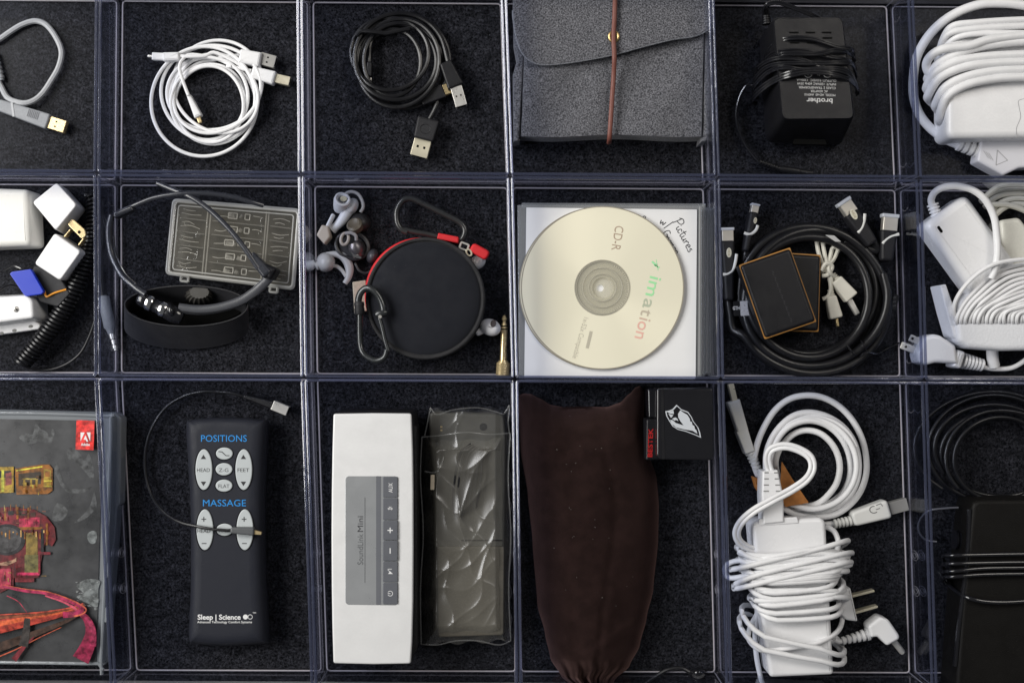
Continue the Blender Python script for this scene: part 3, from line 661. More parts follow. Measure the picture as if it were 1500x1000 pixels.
for v in (.22, .41, .60, .79):
    for u0, u1 in ((.05, .26), (.31, .735), (.78, .95)):
        a, b = cp(u0, v), cp(u1, v+.01); bm = B(); prism(bm, seg_rect(a, b, 1.5, rad=.4), 7, 15, .4); obj('rib', bm, CLE, t)
for q in range(5):
    v = .12+.19*q
    for u0, u1, w in ((.08, .20, 4), (.44, .50, 7), (.53, .56, 7), (.83, .93, 3)):
        a, b = cp(u0+.01*math.sin(q*3), v), cp(u1+.012*math.sin(q*5+u0*9), v+.015); bm = B(); prism(bm, seg_rect(a, b, w, w*.7, rad=1), 8, 12, .8); obj('insert_and_glint', bm, CLE if u0 > .4 and u0 < .6 else CLC, t)
GLINT = clear('case_glint', (.8, .8, .78), .15, (.85, .85, .83), .55, ior=1.6)  # milky pale colour that paints glints on the case contents
for q in range(5):
    v = .13+.185*q
    for u, w_, h_ in ((.475, 13, 8), (.60, 7, 8)):
        x, y = cp(u+.012*math.sin(q*4+u*20), v); bm = B(); tube(bm, [W(a, c_, 14) for a, c_ in rrect(x, y, w_, h_, 1.2, 6)], .00042, 5, True); obj('insert_glint_outline', bm, GLINT, t)
    for u0, u1, dv in ((.06, .22, .02), (.07, .17, -.035), (.34, .44, .03), (.80, .94, .0), (.82, .90, .05), (.64, .72, -.02)):
        a, c_, d_ = cp(u0, v+dv), cp((u0+u1)/2, v+dv+.018*math.sin(q*3+u0*30)), cp(u1, v+dv+.02*math.sin(q*7+u0*11)); bm = B(); cord(bm, [(*a, 13), (*c_, 14), (*d_, 13)], .55, 4, 5); obj('insert_and_glint', bm, GLINT, t)  # thin pale streaks drawn as painted glints, not separate pieces
for x, y in ((270.5, 408), (401, 424)):
    bm = B(); tube(bm, [W(a, b, 12) for a, b in rrect(x, y, 11, 8, 2, 6)], .0010, 6, True); obj('latch', bm, CLE, t)
    bm = B(); prism(bm, rrect(x, y, 10, 7, 1.5, 6), 10, 12, .4); obj('latch_plate', bm, CLC, t)
# small pen like pieces on top of wall (upper left)
# elastic band
t = new_root('elastic_band', 'wide ribbed black elastic band standing in a curved loop', 'strap', 272, 470)
bm = B(); rows = []
NB = 72; prof = [(0, 0), (0, .25), (0, .5), (0, .75), (0, 1)]
def bandpt(a, f, ins):
    x = 273+(91-ins)*math.cos(a); y = 444+(35-ins)*math.sin(a)*(1 if math.sin(a) > 0 else .75)
    x += 3*math.sin(2*a)
    return (x, y+ (32*(1-f))*(1 if math.sin(a) > -.2 else .8), 4+22*f)
ribn = 13
def bloop(ins):
    R_ = []
    for k in range(ribn*2+1):
        f = k/(ribn*2); d = .45 if k % 2 else 0
        R_.append([bm.verts.new(W(*bandpt(2*math.pi*i/NB, f, ins+(d if ins == 0 else 0)))) for i in range(NB)])
    return R_
O_ = bloop(0); I_ = bloop(2.2)
for R_ in (O_, I_):
    for A, C in zip(R_, R_[1:]):
        for i in range(NB): bm.faces.new((A[i], A[(i+1) % NB], C[(i+1) % NB], C[i]))
for A, C in ((O_[0], I_[0]), (O_[-1], I_[-1])):
    for i in range(NB): bm.faces.new((A[i], A[(i+1) % NB], C[(i+1) % NB], C[i]))
obj('band', bm, RIBBON, t)
bm = B(); tube(bm, [W(*bandpt(2*math.pi*i/NB, 1.0, 1.1)) for i in range(NB)], .0007, 6, True); obj('band_hem', bm, BPLASM, t)
bm = B(); prism(bm, ell(273, 449, 84, 27, 40), 5, 7, .4); obj('band_inner_fill', bm, DARKHOLE, t)  # near-black slab filling the inside of the loop
# neckband headphones
t = new_root('neckband_headphones', 'glossy dark neckband headphones curving over the clear case', 'headphones', 270, 370)
NBK = mat('neckband_plastic', (.028, .03, .038), .26, bump=.08, coat=.4)
bm = B(); cord(bm, [(168, 313, 30), (190, 304, 32), (225, 290, 33), (262, 284, 34), (300, 283, 34), (340, 288, 33), (368, 296, 31), (386, 301, 28)], 3.4, 10, 10, flat=.6); obj('band', bm, NBK, t)
block('joint', t, (166, 316), (194, 304), 9, 7.5, 26, 35, NBK, 1.2, 2)
bm = B(); cord(bm, [(164, 315, 30), (160, 330, 28), (160, 352, 26), (165, 377, 26), (179, 403, 28), (197, 420, 30), (213, 431, 31)], 5.0, 10, 12, flat=.8); obj('left_arm', bm, NBK, t)
bm = B(); cord(bm, [(167, 345, 31), (170, 372, 31), (183, 399, 33), (200, 416, 34)], 1.1, 8, 6); obj('arm_groove', bm, BGLOSS, t)
bm = B(); cord(bm, [(230, 268, 30), (254, 278, 32), (282, 290, 34), (310, 310, 35), (338, 338, 36), (360, 366, 36), (378, 393, 35)], 3.8, 10, 10, flat=.7); obj('right_arm', bm, NBK, t)
block('joint', t, (366, 372), (392, 403), 13, 17, 24, 36, NBK, 2, 4)
h = block('hinge_block', t, (383, 392), (401, 402), 17, 20, 18, 35, BPLAS, 2.5, 5)
bm = B(); cord(bm, [(397, 403, 28), (388, 414, 28), (371, 429, 28), (350, 442, 28), (320, 451, 28), (290, 454, 28), (262, 451, 28)], 7.0, 10, 12, flat=.5); obj('lower_arm', bm, mat('neckband_grey', (.05, .052, .06), .34, bump=.15, bscale=1500), t)
bm = B(); cord(bm, [(380, 430, 31), (352, 447, 31.5), (320, 456, 31.5), (290, 459, 31.5), (264, 456, 31)], .9, 8, 6); obj('arm_groove', bm, BGLOSS, t)
bm = B(); rev(bm, (202, 436, 27), (268, 466, 27), [(0, 7), (.05, 10), (.18, 10.8), (.2, 9.8), (.5, 10.2), (.55, 11.5), (.8, 13), (.95, 11), (1, 7)], 22, flat=.8); ep = obj('earpiece', bm, BGLOSS, t)
CHR = mat('chrome', (.85, .83, .82), .12, 1.)
for f in (.20, .50):
    a = (202+66*f, 436+30*f, 28); b = (202+66*(f+.13), 436+30*(f+.13), 28)
    bm = B(); rev(bm, a, b, [(0, 11), (.2, 11.9), (.8, 11.9), (1, 11)], 24, flat=.85); obj('chrome_ring', bm, CHR, ep)
bm = B(); dome(bm, 250, 455, 9, 14, 20, 15, rot=-15); obj('ear_cushion', bm, BGLOSS, t)
# knurled wheel
o = B(); 
rg = []
for k in range(8):
    tt = k/7; 
    rg.append([o.verts.new(W(292+(20*(1-.35*tt**2))*math.cos(a)*(1+.13*(q % 2)), 432+(13*(1-.35*tt**2))*math.sin(a)*(1+.13*(q % 2))-(4*tt), 12+13*tt)) for q, a in enumerate([2*math.pi*q/36 for q in range(36)])])
for A, C in zip(rg, rg[1:]):
    for k in range(36): o.faces.new((A[k], A[(k+1) % 36], C[(k+1) % 36], C[k]))
o.faces.new(rg[-1]); o.faces.new(rg[0])
kw = obj('knurled_wheel', o, mat('dark_grey_rubber', (.045, .042, .038), .6, bump=.3), None, at=W(292, 432, 12), smooth=True); tag(kw, 'ridged dark grey wheel lying inside the elastic band', 'knob')
# ---------------- ear tips
SIL = clear('milky_silicone', (.75, .75, .74), .3, (.55, .55, .56), .62)
SILW = mat('white_silicone', (.62, .63, .66), .45, sss=.2)
SILT = mat('beige_silicone', (.40, .35, .30), .5)
SILG = mat('grey_silicone', (.24, .23, .24), .45)
SILK = mat('black_silicone', (.022, .021, .023), .45)
t = new_root('ear_tip', 'white silicone ear tip with a cup and a thin ring hook', 'ear tip', 508, 300, 'loose silicone ear tips')
bm = B(); rev(bm, (497, 306, 6), (502, 291, 17), [(0, 8.5), (.3, 10.5), (.8, 12.5), (.97, 12), (1, 10), (.92, 7), (.6, 6)], 22, cap=True); obj('cup', bm, SILW, t)
bm = B(); prism(bm, ell(503, 291, 5, 4, 16), 15, 16, 0); obj('cup_opening', bm, mat('cup_shade', (.45, .42, .30), .6), t)
bm = B(); cord(bm, [(506, 284, 8), (514, 281, 8), (524, 284, 8), (530, 293, 8), (532, 303, 8), (528, 311, 8)], 2.6, 6, 8, flat=1.2); obj('hook', bm, SIL, t)
bm = B(); dome(bm, 514, 303, 10, 14, 4, 10, rot=35, n=20); obj('body', bm, SILW, t)
bm = B(); tube(bm, catmull([W(510, 308, 8), W(502, 321, 8), W(494, 330, 7), (W(487, 336, 6))], 6), lambda u: .0042-.0014*u+.001*max(0, u-.75)*4, 10); obj('arm', bm, SILW, t)
t = new_root('ear_tip', 'beige silicone stem piece leaning by the tray wall', 'ear tip', 476, 340, 'loose silicone ear tips')
block('stem', t, (488, 313), (478, 334), 5.5, 6, 8, 13, SILW, 1.5, 2.5)
bm = B(); prism(bm, rpoly([(471, 329), (481, 331), (484, 347), (475, 358), (463, 344)], 2, 3), 5, 15, 1.5); obj('body', bm, SILT, t)
t = new_root('ear_tip', 'grey silicone ear tip with a wide curved wing', 'ear tip', 478, 385, 'loose silicone ear tips')
bm = B(); dome(bm, 477, 384, 14, 14.5, 3, 13, n=24, p=2.3); obj('body', bm, SIL, t)
bm = B(); tube(bm, catmull([W(478, 373, 7), W(490, 372, 7), W(501, 375, 7), W(509, 384, 7), W(512, 396, 7), W(510, 407, 7), W(505, 415, 7)], 6), lambda u: .0019+.0014*math.sin(u*3.1)**2, 10, flat=.8); tube(bm, catmull([W(484, 390, 7), W(493, 390, 7), W(501, 396, 7), W(507, 405, 7)], 6), .0014, 8); obj('wing', bm, SIL, t)
bm = B(); rev(bm, (467, 388, 8), (462, 391, 9), [(0, 6), (.8, 6), (1, 4)], 14); obj('nozzle', bm, SIL, t)
t = new_root('ear_tip', 'clear silicone nozzle behind the tray wall', 'ear tip', 452, 388, 'loose silicone ear tips')
bm = B(); rev(bm, (462, 385, 8), (449, 392, 8), [(0, 5), (.5, 7.5), (.9, 7), (1, 4)], 16); obj('nozzle', bm, SIL, t)
t = new_root('ear_tip', 'black silicone ear ring holding a steel tip and pale ring', 'ear tip', 516, 360, 'loose silicone ear tips')
bm = B(); tube(bm, [W(x, y, 8) for x, y in ell(516, 360, 24, 19, 32, 15)], .0016, 8, True); obj('ring', bm, SILK, t)
bm = B(); prism(bm, ell(515, 361, 22, 17, 28, 15), 3, 7, 1); obj('ring_body', bm, SILK, t)
bm = B(); tube(bm, [W(x, y, 12) for x, y in ell(505, 350, 5.5, 8.5, 22, 15)], .0012, 8, True); obj('pale_ring', bm, mat('pale_grey_rubber', (.33, .29, .26), .45), t)
bm = B(); cord(bm, [(506, 342, 13), (514, 341, 14), (521, 345, 14), (522, 352, 13)], 2.6, 6, 8); obj('pale_arm', bm, SILG, t)
bm = B(); rev(bm, (518, 355, 12), (527, 376, 9), [(0, 8), (.3, 12), (.7, 10), (.72, 9), (.95, 7), (1, 4)], 18); obj('tip_body', bm, mat('gunmetal', (.16, .15, .16), .35, .8), t)
bm = B(); loft(bm, [(rpoly([(512, 368), (530, 376), (529, 380), (518, 378)], 1), 12), (rpoly([(513, 369), (530, 377), (528, 379), (519, 377)], 1), 14)]); obj('steel_edge', bm, CHR, t)
t = new_root('ear_tip', 'black and brown silicone ear cup behind the steel tip', 'ear tip', 522, 330, 'loose silicone ear tips')
bm = B(); dome(bm, 526, 326, 17, 15, 3, 9, rot=10, n=24); obj('body', bm, SILK, t)
bm = B(); rev(bm, (522, 334, 9), (518, 327, 14), [(0, 11), (.8, 12), (1, 9), (.8, 6)], 20); obj('cup', bm, mat('brown_grey_silicone', (.10, .085, .065), .45), t)
t = new_root('ear_tip', 'small dark grey ear bud touching the round zip case', 'ear tip', 545, 375, 'loose silicone ear tips')
bm = B(); dome(bm, 545, 375, 9, 11, 3, 11, rot=20, n=20); obj('body', bm, mat('dark_grey_silicone', (.05, .05, .06), .4), t)
bm = B(); cord(bm, [(520, 385, 6), (526, 396, 6), (536, 400, 6), (546, 396, 6)], 2, 6, 8); obj('wing', bm, SILK, t)

# ---------------- round case
t = new_root('zip_case', 'round black neoprene case with a red zip and red pull', 'case', 623, 437)
bm = B(); prism(bm, ell(617, 432, 83.5, 84.5, 64), 4, 22, 2, 4, bot=3); obj('red_zip_band', bm, RED, t)
bm = B(); prism(bm, ell(624, 438, 87, 89, 64), 6, 24, 2.5, 4, bot=3); obj('rim_binding', bm, mat('black_binding', (.018, .018, .02), .8, bump=.5, bscale=2600), t)
bm = B(); dome(bm, 623, 437, 83, 84.5, 22, 6.2, nr=12, n=64, p=2.6)
for v in bm.verts:
    pass
obj('lid', bm, NEO, t)
bm = B(); tube(bm, [W(x, y, 24.6) for x, y in ell(623, 437, 85, 86.6, 72)], .0013, 8, True); obj('binding_bead', bm, mat('black_binding', (.018, .018, .02), .8), t)
bm = B(); prism(bm, rpoly([(642, 341), (672, 347), (671, 356), (640, 350)], 1.5), 14, 23.5, .8); obj('red_tab', bm, RED, t)
block('zip_pull', t, (690, 361), (715, 375), 14, 15, 18, 24, RED, 1.5, 6)
bm = B(); tube(bm, [W(x, y, 22) for x, y in rrect(680, 361, 12, 9, 2, 20)], .0008, 6, True); obj('zip_slider', bm, STEEL, t)
bm = B(); tube(bm, [W(x, y, 23.5) for x, y in ell(687, 370, 3.5, 5, 16, -30)], .0007, 6, True); obj('pull_ring', bm, BRASSY, t)
o = B(); prism(o, rpoly([(516, 413), (536, 410), (538, 455), (519, 460)], 1.5, 3), 5, 9, .8); bt = obj('paper_tag', o, mat('beige_card', (.46, .40, .31), .8, bump=.4, bscale=900, var=.1), None, at=W(525, 435, 5)); tag(bt, 'small beige tag poking out left of the round case', 'tag')
CAR = mat('carabiner_black', (.022, .023, .024), .3, coat=.3)
t = new_root('carabiner', 'plain black D shaped carabiner above the round case', 'carabiner', 630, 318, 'black carabiners')
pth = [(581, 311), (585, 300), (593, 292), (604, 291), (618, 297), (634, 305), (656, 316), (674, 326), (681, 336), (679, 347), (672, 354), (660, 354)]
bm = B(); cord(bm, [(*p, 11) for p in [(597, 340), (588, 336), (582, 326)] + pth], 4.7, 6, 10); obj('frame', bm, CAR, t)
bm = B(); cord(bm, [(591, 336, 11), (610, 340, 11), (632, 344, 11), (664, 354, 11)], 3.8, 5, 10); obj('gate', bm, CAR, t)
t = new_root('carabiner', 'dark grey screw gate carabiner resting on the left of the round case', 'carabiner', 545, 475, 'black carabiners')
CARG = mat('carabiner_grey', (.035, .038, .04), .27, .4, coat=.2)
bm = B(); cord(bm, [(527, 460, 29), (525, 440, 30), (529, 428, 31), (537, 422, 32), (546, 424, 33), (555, 434, 33), (561, 448, 33), (562, 460, 33)], 5.0, 6, 12); cord(bm, [(567, 512, 33), (563, 523, 32), (553, 528, 31), (542, 525, 30), (532, 517, 29), (528, 505, 28), (527, 485, 28), (527, 460, 29)], 4.3, 6, 12); obj('frame', bm, CARG, t)
bm = B(); cord(bm, [(555, 463, 32), (560, 480, 32), (564, 498, 32), (569, 514, 32)], 3.2, 5, 10); obj('gate', bm, CARG, t)
bm = B(); rev(bm, (526, 442, 29.5), (527, 461, 29.5), [(0, 6.5), (.1, 7.4), (.3, 7.4), (.32, 6.9), (.5, 6.9), (.52, 7.4), (.9, 7.4), (1, 6.5)], 20); obj('knurled_sleeve', bm, BPLASM, t)
bm = B(); rev(bm, (550, 461, 33), (567, 457, 33), [(0, 4), (.2, 6), (.8, 6), (1, 4)], 14); obj('pivot', bm, CARG, t)
bm = B(); rev(bm, (557, 464, 36), (557, 464, 38.5), [(0, 3), (1, 2)], 12); obj('rivet', bm, STEEL, t)
def earbud(label, cx, cy, rot, s=1.0, hole=True, z=4):
    t = new_root('earbud', label, 'earbud', cx, cy, 'white earbuds')
    bm = B(); prism(bm, ell(cx, cy, 16*s, 12.5*s, 32, rot), z, z+14, 6.2, 8, bot=3); obj('shell', bm, mat('glossy_white', (.80, .79, .79), .16, coat=.5), t)
    a = math.radians(rot); hx, hy = cx+7*s*math.cos(a-1.2), cy+7*s*math.sin(a-1.2)
    if hole:
        bm = B(); prism(bm, ell(hx, hy, 4.2*s, 5.6*s, 20, rot-10), z+12.5, z+14.3, .2); obj('speaker_mesh', bm, mat('dark_mesh', (.05, .04, .04), .6), t)
    return t
e_ = earbud('white earbud with a dark oval mesh right of the round case', 718, 479, 20)
block('stem', e_, (697, 489), (708, 482), 8, 12, 4, 13, mat('glossy_white', (.8, .8, .8), .2), 2, 3)
earbud('white earbud half hidden under the red zip pull', 699, 383, -30, .8, False)
# gold jack adapter
t = new_root('jack_adapter', 'gold plated headphone jack adapter lying by the tray wall', 'adapter', 738, 505)
bm = B(); rev(bm, (739, 461, 7), (737, 531, 7), [(0, .8), (.04, 3), (.09, 4.2), (.14, 2.2), (.2, 4), (.26, 4.6), (.27, 5), (.30, 5), (.31, 4.8), (.95, 5), (.96, 7), (1, 8)], 20); obj('shaft', bm, GOLD, t)
for f in (.225, .285): bm = B(); rev(bm, (739-2*f, 461+70*f, 7), (739-2*f, 461+70*f+2, 7), [(0, 5.2), (1, 5.2)], 20); obj('insulator_ring', bm, DARKHOLE, t)
pr = []
for k in range(17): pr += [(k/16, 10.2 if k % 2 else 9.6)]
bm = B(); rev(bm, (737, 531, 7), (736, 549, 7), [(0, 7)]+pr+[(1, 7)], 30, flat=.75); obj('knurled_base', bm, GOLD, t)

# ---------------- disc cases
PAP = mat('white_paper_insert', (.76, .76, .76), .8, bump=.12, bscale=60, var=.015, vscale=30)
def disc_case(label, x0, x1, y0, y1, z0, z1, paper=None, tint=(.30, .31, .31)):
    t = new_root('disc_case', label, 'disc case', (x0+x1)/2, (y0+y1)/2, 'stacked disc cases')
    bm = B(); prism(bm, rpoly([(x0, y0), (x1, y0+1), (x1-1, y1), (x0+2, y1+1)], 2, 3), z0, z1, .5, 2, ref=z1); obj('case', bm, clear('case_plastic', (.8, .81, .81), .05, (.55, .56, .56), .3), t)
    bm = B(); prism(bm, rpoly([(x0+5, y0+4), (x1-6, y0+5), (x1-7, y1-4), (x0+6, y1-3)], 2, 3), z0+.6, z1-1.2, .3, 1, ref=z1); obj('inlay', bm, paper or mat('dark_inlay', (.05, .05, .052), .4), t)
    bm = B(); cord(bm, [(x1-4, y0+3, z1-.3), (x1-5, y1-3, z1-.3)], 1.1, 2, 6); obj('spine_ridge', bm, CLE, t)
    return t
disc_case('bottom disc case of the stack showing furthest to the right', 778, 1045, 303, 549, 3, 8, mat('grey_inlay', (.20, .20, .19), .4))
disc_case('third disc case down with its grey spine showing', 772, 1040, 305, 548, 8.3, 13.3, mat('dark_inlay', (.05, .05, .052), .4))
disc_case('second disc case with a pinkish upper edge', 764, 1034, 297, 551, 13.6, 19, mat('silver_inlay', (.30, .29, .28), .3, .3))
t = disc_case('top disc case with the handwritten white paper insert', 758, 1029, 300, 552, 19.3, 25, mat('dark_inlay2', (.09, .09, .09), .4))
o = B(); prism(o, rpoly([(771, 304), (1021, 307), (1019, 554), (768, 552)], 1, 2), 25.3, 25.8, 0); ins = obj('paper_insert', o, PAP, t)
INK = mat('ink', (.03, .03, .035), .6)
bm = B()
def hw(pts, ox, oy, s, ang):
    a = math.radians(ang); L = []
    for x, y in pts: L.append((ox+(x*math.cos(a)-y*math.sin(a))*s, oy+(x*math.sin(a)+y*math.cos(a))*s))
    stroke(bm, smooth2(L, 4), 25.95+.012*rnd.random(), 1.15)
# baseline-up letters, x right, y down (cap height 10)
S_ = {'P': [[(1, 0), (1.5, -5), (2, -11)], [(0, -9), (3, -12), (7, -11), (7, -7), (2, -5)]], 'i': [[(0, -4), (.5, -1), (2, 0), (3, -1)], [(0, -7), (.6, -6.6)]],
      'c': [[(3.5, -4), (1, -5), (0, -2.5), (1.5, 0), (4, -1)]], 't': [[(1, -9), (1, -3), (2, 0), (4, -1)], [(-1, -6), (4, -6.4)]], 'u': [[(0, -4.5), (.4, -1), (2, 0), (3.6, -2), (4, -4.6), (4, -1), (5.4, 0)]],
      'r': [[(0, -4.5), (.8, 0)], [(.6, -3), (2, -5), (4, -4.4)]], 'e': [[(0, -2.6), (3.6, -3), (2.4, -5), (.3, -3.6), (.8, -.4), (4.4, -.4)]], 's': [[(3, -4.6), (1, -4.4), (1, -3), (3, -2), (2.6, 0), (0, -.2)]],
      'w': [[(0, -4.6), (1, 0), (3, -3.6), (4.4, 0), (6.4, -5)]], '/': [[(0, 3), (6, -10)]], 'G': [[(6, -9), (2, -10), (0, -5), (2, 0), (6, -1), (6, -4.6), (3.4, -4.6)]], 'n': [[(0, -4.6), (.3, 0)], [(.2, -2.6), (2, -4.8), (3.4, -3), (3.6, 0)]],
      'o': [[(2, -4.8), (0, -3), (1, 0), (3.4, -1), (3.4, -4), (2, -4.8)]], 'm': [[(0, -4.6), (.2, 0)], [(.1, -3), (1.6, -4.8), (2.6, 0)], [(2.5, -3), (4, -4.8), (5.2, 0)]], 'a': [[(3.4, -4.4), (1, -4.6), (0, -2), (1.4, 0), (3.4, -3)], [(3.5, -4.6), (3.7, -1), (4.8, 0)]]}
ADV = {'P': 8, 'i': 3.4, 'c': 4.6, 't': 4.4, 'u': 6, 'r': 4.6, 'e': 5, 's': 4.6, 'w': 7.6, '/': 7, 'G': 7.6, 'n': 4.8, 'o': 4.6, 'm': 6.6, 'a': 5.4, ' ': 3}
def write(word, ox, oy, s, ang):
    x = 0; a = math.radians(ang)
    for ch in word:
        for st in S_.get(ch, []): hw(st, ox+x*s*math.cos(a), oy+x*s*math.sin(a), s, ang)
        x += ADV[ch]
write('Pictures', 985, 325, 1.28, 62); write('w/', 966, 327, 1.2, 30); write('Gnoman', 970, 342, 1.1, 58); write('o', 941, 318, .9, 60)
obj('handwriting', bm, INK, ins)
# lower disc and upper disc
def disc(label, cx, cy, R, z, m, top=True, r0=15):
    t = new_root('compact_disc', label, 'disc', cx, cy, 'recordable discs')
    def annulus(r0, r1, z0, z1, name, mm):
        bm = B(); n = 96; L = []
        for r, zz in ((r0, z0), (r1, z0), (r1, z1), (r0, z1)): L.append([bm.verts.new(W(x, y, zz)) for x, y in ell(cx, cy, r, r, n)])
        for i in range(4):
            A, C = L[i], L[(i+1) % 4]
            for k in range(n): bm.faces.new((A[k], A[(k+1) % n], C[(k+1) % n], C[k]))
        return obj(name, bm, mm, t)
    annulus(41, R-1.6, z+.15, z+1.15, 'data_area', m); annulus(R-1.6, R, z, z+1.1, 'outer_edge', mat('disc_edge', (.55, .50, .40), .2, .5))
    annulus(r0, 41, z+.1, z+1.0, 'hub', clear('disc_hub', (.95, .94, .90), .05, (.74, .72, .62), .25))
    for r in (20, 29, 38.5, 40.3):
        bm = B(); tube(bm, [W(x, y, z+1.1) for x, y in ell(cx+.3, cy, r, r, 64)], .00026, 5, True); obj('hub_ring', bm, mat('hub_ring', (.42, .40, .33), .3), t)
    return t
DM = bpy.data.materials.new('champagne_disc'); DM.use_nodes = True; nt = DM.node_tree; b_ = nt.nodes['Principled BSDF']
b_.inputs['Base Color'].default_value = (.93, .885, .70, 1); b_.inputs['Metallic'].default_value = .2; b_.inputs['Roughness'].default_value = .26
tcn = nt.nodes.new('ShaderNodeTangent'); tcn.direction_type = 'RADIAL'; tcn.axis = 'Z'; nt.links.new(tcn.outputs[0], b_.inputs['Tangent']); b_.inputs['Anisotropic'].default_value = .85
disc('second disc peeking out left from under the gold disc', 879, 422, 119, 26.2, DM, r0=5)
t = disc('gold toned recordable disc with printed lettering on the paper insert', 882.5, 421.5, 119.5, 27.6, DM)
zt = 28.85
text('CD-R', 905, 349, 13.5, 99, zt, mat('disc_print_tan', (.42, .32, .24), .4), t, width=36)
word = 'imation'; cols = [(.35, .75, .38), (.38, .72, .40), (.42, .62, .42), (.46, .50, .38), (.58, .46, .38), (.75, .45, .36), (.78, .48, .40)]
wd_ = [2.4, 9.5, 6.2, 5, 2.4, 6.4, 6]; tot = sum(wd_)+1.7*6; s0 = 0; ax, ay, bx, by = 964, 408, 942, 494; an = math.degrees(math.atan2(by-ay, bx-ax)); LEN = math.hypot(bx-ax, by-ay)
for s_, ym, w_, cc in (('im', 420, 29, (.35, .75, .38)), ('a', 445.5, 14, (.46, .50, .38)), ('t', 458.5, 10, (.52, .46, .36)), ('i', 468, 3, (.62, .45, .36)), ('on', 484, 26, (.78, .46, .38))):
    f_ = (ym-ay)/(by-ay); text(s_, ax+(bx-ax)*f_-3.0, ym, 18.5, an, zt, mat('disc_print_'+s_, cc, .35), t, width=w_, bold=.006)
GRN = mat('disc_print_green', (.35, .75, .40), .35)
bm = B()
for a, b, c_ in (((955, 383), (962, 389), 3), ((958, 388), (966, 392), 2), ((961, 380), (964, 396), 1)): stroke(bm, [a, b], zt, c_)
obj('printed_mark', bm, GRN, t)
TAN2 = mat('disc_print_faint', (.48, .45, .36), .4)
text('1x-52x Compatible', 850.5, 495, 7.5, 106, zt, TAN2, t, width=62)
bm = B()
stroke(bm, [(866, 485), (860, 510)], zt, 4.5); obj('printed_bar', bm, TAN2, t)
text('imation lead', 890, 343, 3.2, 99, zt, TAN2, t, width=24) if False else None
for k in range(26):
    a = math.radians(-62+k*5); r = 37
    if k % 5 == 4: continue
    bm = B(); stroke(bm, [(883+(r-1.6)*math.cos(a), 422+(r-1.6)*math.sin(a)), (883+(r+1.2)*math.cos(a), 422+(r+1.2)*math.sin(a))], 28.8, .9); obj('hub_code', bm, TAN2, t)

# ---------------- thick black cable
t = new_root('video_cable', 'thick black video cable coiled with silver connectors capped in grey', 'cable', 1190, 440)
bm = B(); cord(bm, [(1067, 440, 8), (1070, 458, 8), (1074, 482, 8)] + coil([(1190, 441, 114, 108), (1188, 434, 106, 101), (1188, 430, 93, 89)], 152, -2.62, 7, 7, 31, 15) + [(1284, 368, 12), (1276, 350, 14), (1266, 338, 16)], 6.6, 5, 12); obj('cord', bm, BCORD, t)
bm = B(); cord(bm, coil([(1189, 437, 110, 104), (1186, 436, 88, 86)], -20, 1.6, 12, 5, 41, 15), 6.4, 5, 12); obj('cord', bm, BCORD, t)
bm = B(); cord(bm, [(1093, 368, 8), (1090, 388, 7), (1092, 415, 7), (1098, 450, 6), (1116, 492, 6), (1150, 520, 6)] , 5, 8, 12); obj('cord', bm, BCORD, t)
WA = mat('white_stripe', (.66, .66, .64), .4); BADGE = mat('badge_cream', (.6, .58, .47), .3); BRUSH = mat('brushed_plug', (.55, .52, .46), .34, .6)
CAP = mat('grey_cap', (.52, .54, .58), .4)
def hdmi(label, p0, p1, w, z, taper=.72, arc=None, badge=None, rotb=0):
    """p0 cap end, p1 cable end"""
    t = new_root('cable_connector', label, 'connector', (p0[0]+p1[0])/2, (p0[1]+p1[1])/2, 'capped connectors of the thick black cable')
    a, b = Vector(p0), Vector(p1); d = (b-a).normalized(); L = (b-a).length
    c1 = a+d*w*.95
    block('metal_shell', t, tuple(a+d*2), tuple(c1+d*2), w*.86, w*.86, z, z+7, BRUSH, .6, 1)
    block('cap', t, tuple(a), tuple(a+d*w*.22), w, w*.98, z-.5, z+7.6, CAP, .6, 1)
    block('boot', t, tuple(c1), tuple(b), w*1.02, w*taper, z-1.5, z+9, BPLASM, 2.2, 4)
    if badge:
        bm = B(); prism(bm, ell(*badge, w*.19, w*.36, 20, rotb), z+8.8, z+9.3, .2); g_ = obj('badge', bm, BADGE, t)
        q = math.radians(rotb+90); text('HDE', badge[0], badge[1], 3.4, rotb+90, z+9.35, mat('badge_print', (.3, .22, .12), .5), t, name='badge_lettering', width=w*.5)
    if arc:
        bm = B(); cord(bm, [(x, y, z+8.6) for x, y in arc], 2.2, 5, 8, flat=.5); obj('white_stripe', bm, WA, t)
    return t
hdmi('grey capped connector standing at the left wall beside the stacked batteries', (1066, 333), (1069, 440), 20, 6, arc=[(1059, 402), (1066, 401), (1073, 396), (1077, 385), (1079, 372)], badge=(1068, 370))
hdmi('smallest grey capped connector at the top left of the black coil', (1108, 298), (1093, 368), 13, 6, arc=[(1090, 341), (1096, 343), (1103, 341), (1108, 336), (1110, 330)], badge=(1106.5, 323), rotb=8)
hdmi('tilted grey capped connector at the top of the black coil', (1236, 293), (1280, 357), 23, 12, arc=[(1267, 313), (1266, 323), (1263, 333), (1257, 341)], badge=(1251, 314), rotb=-28)
hdmi('grey capped connector at the upper right beside the tray wall', (1306, 313), (1300, 382), 25, 10, arc=[(1293, 357), (1298, 351), (1306, 346), (1317, 343)])
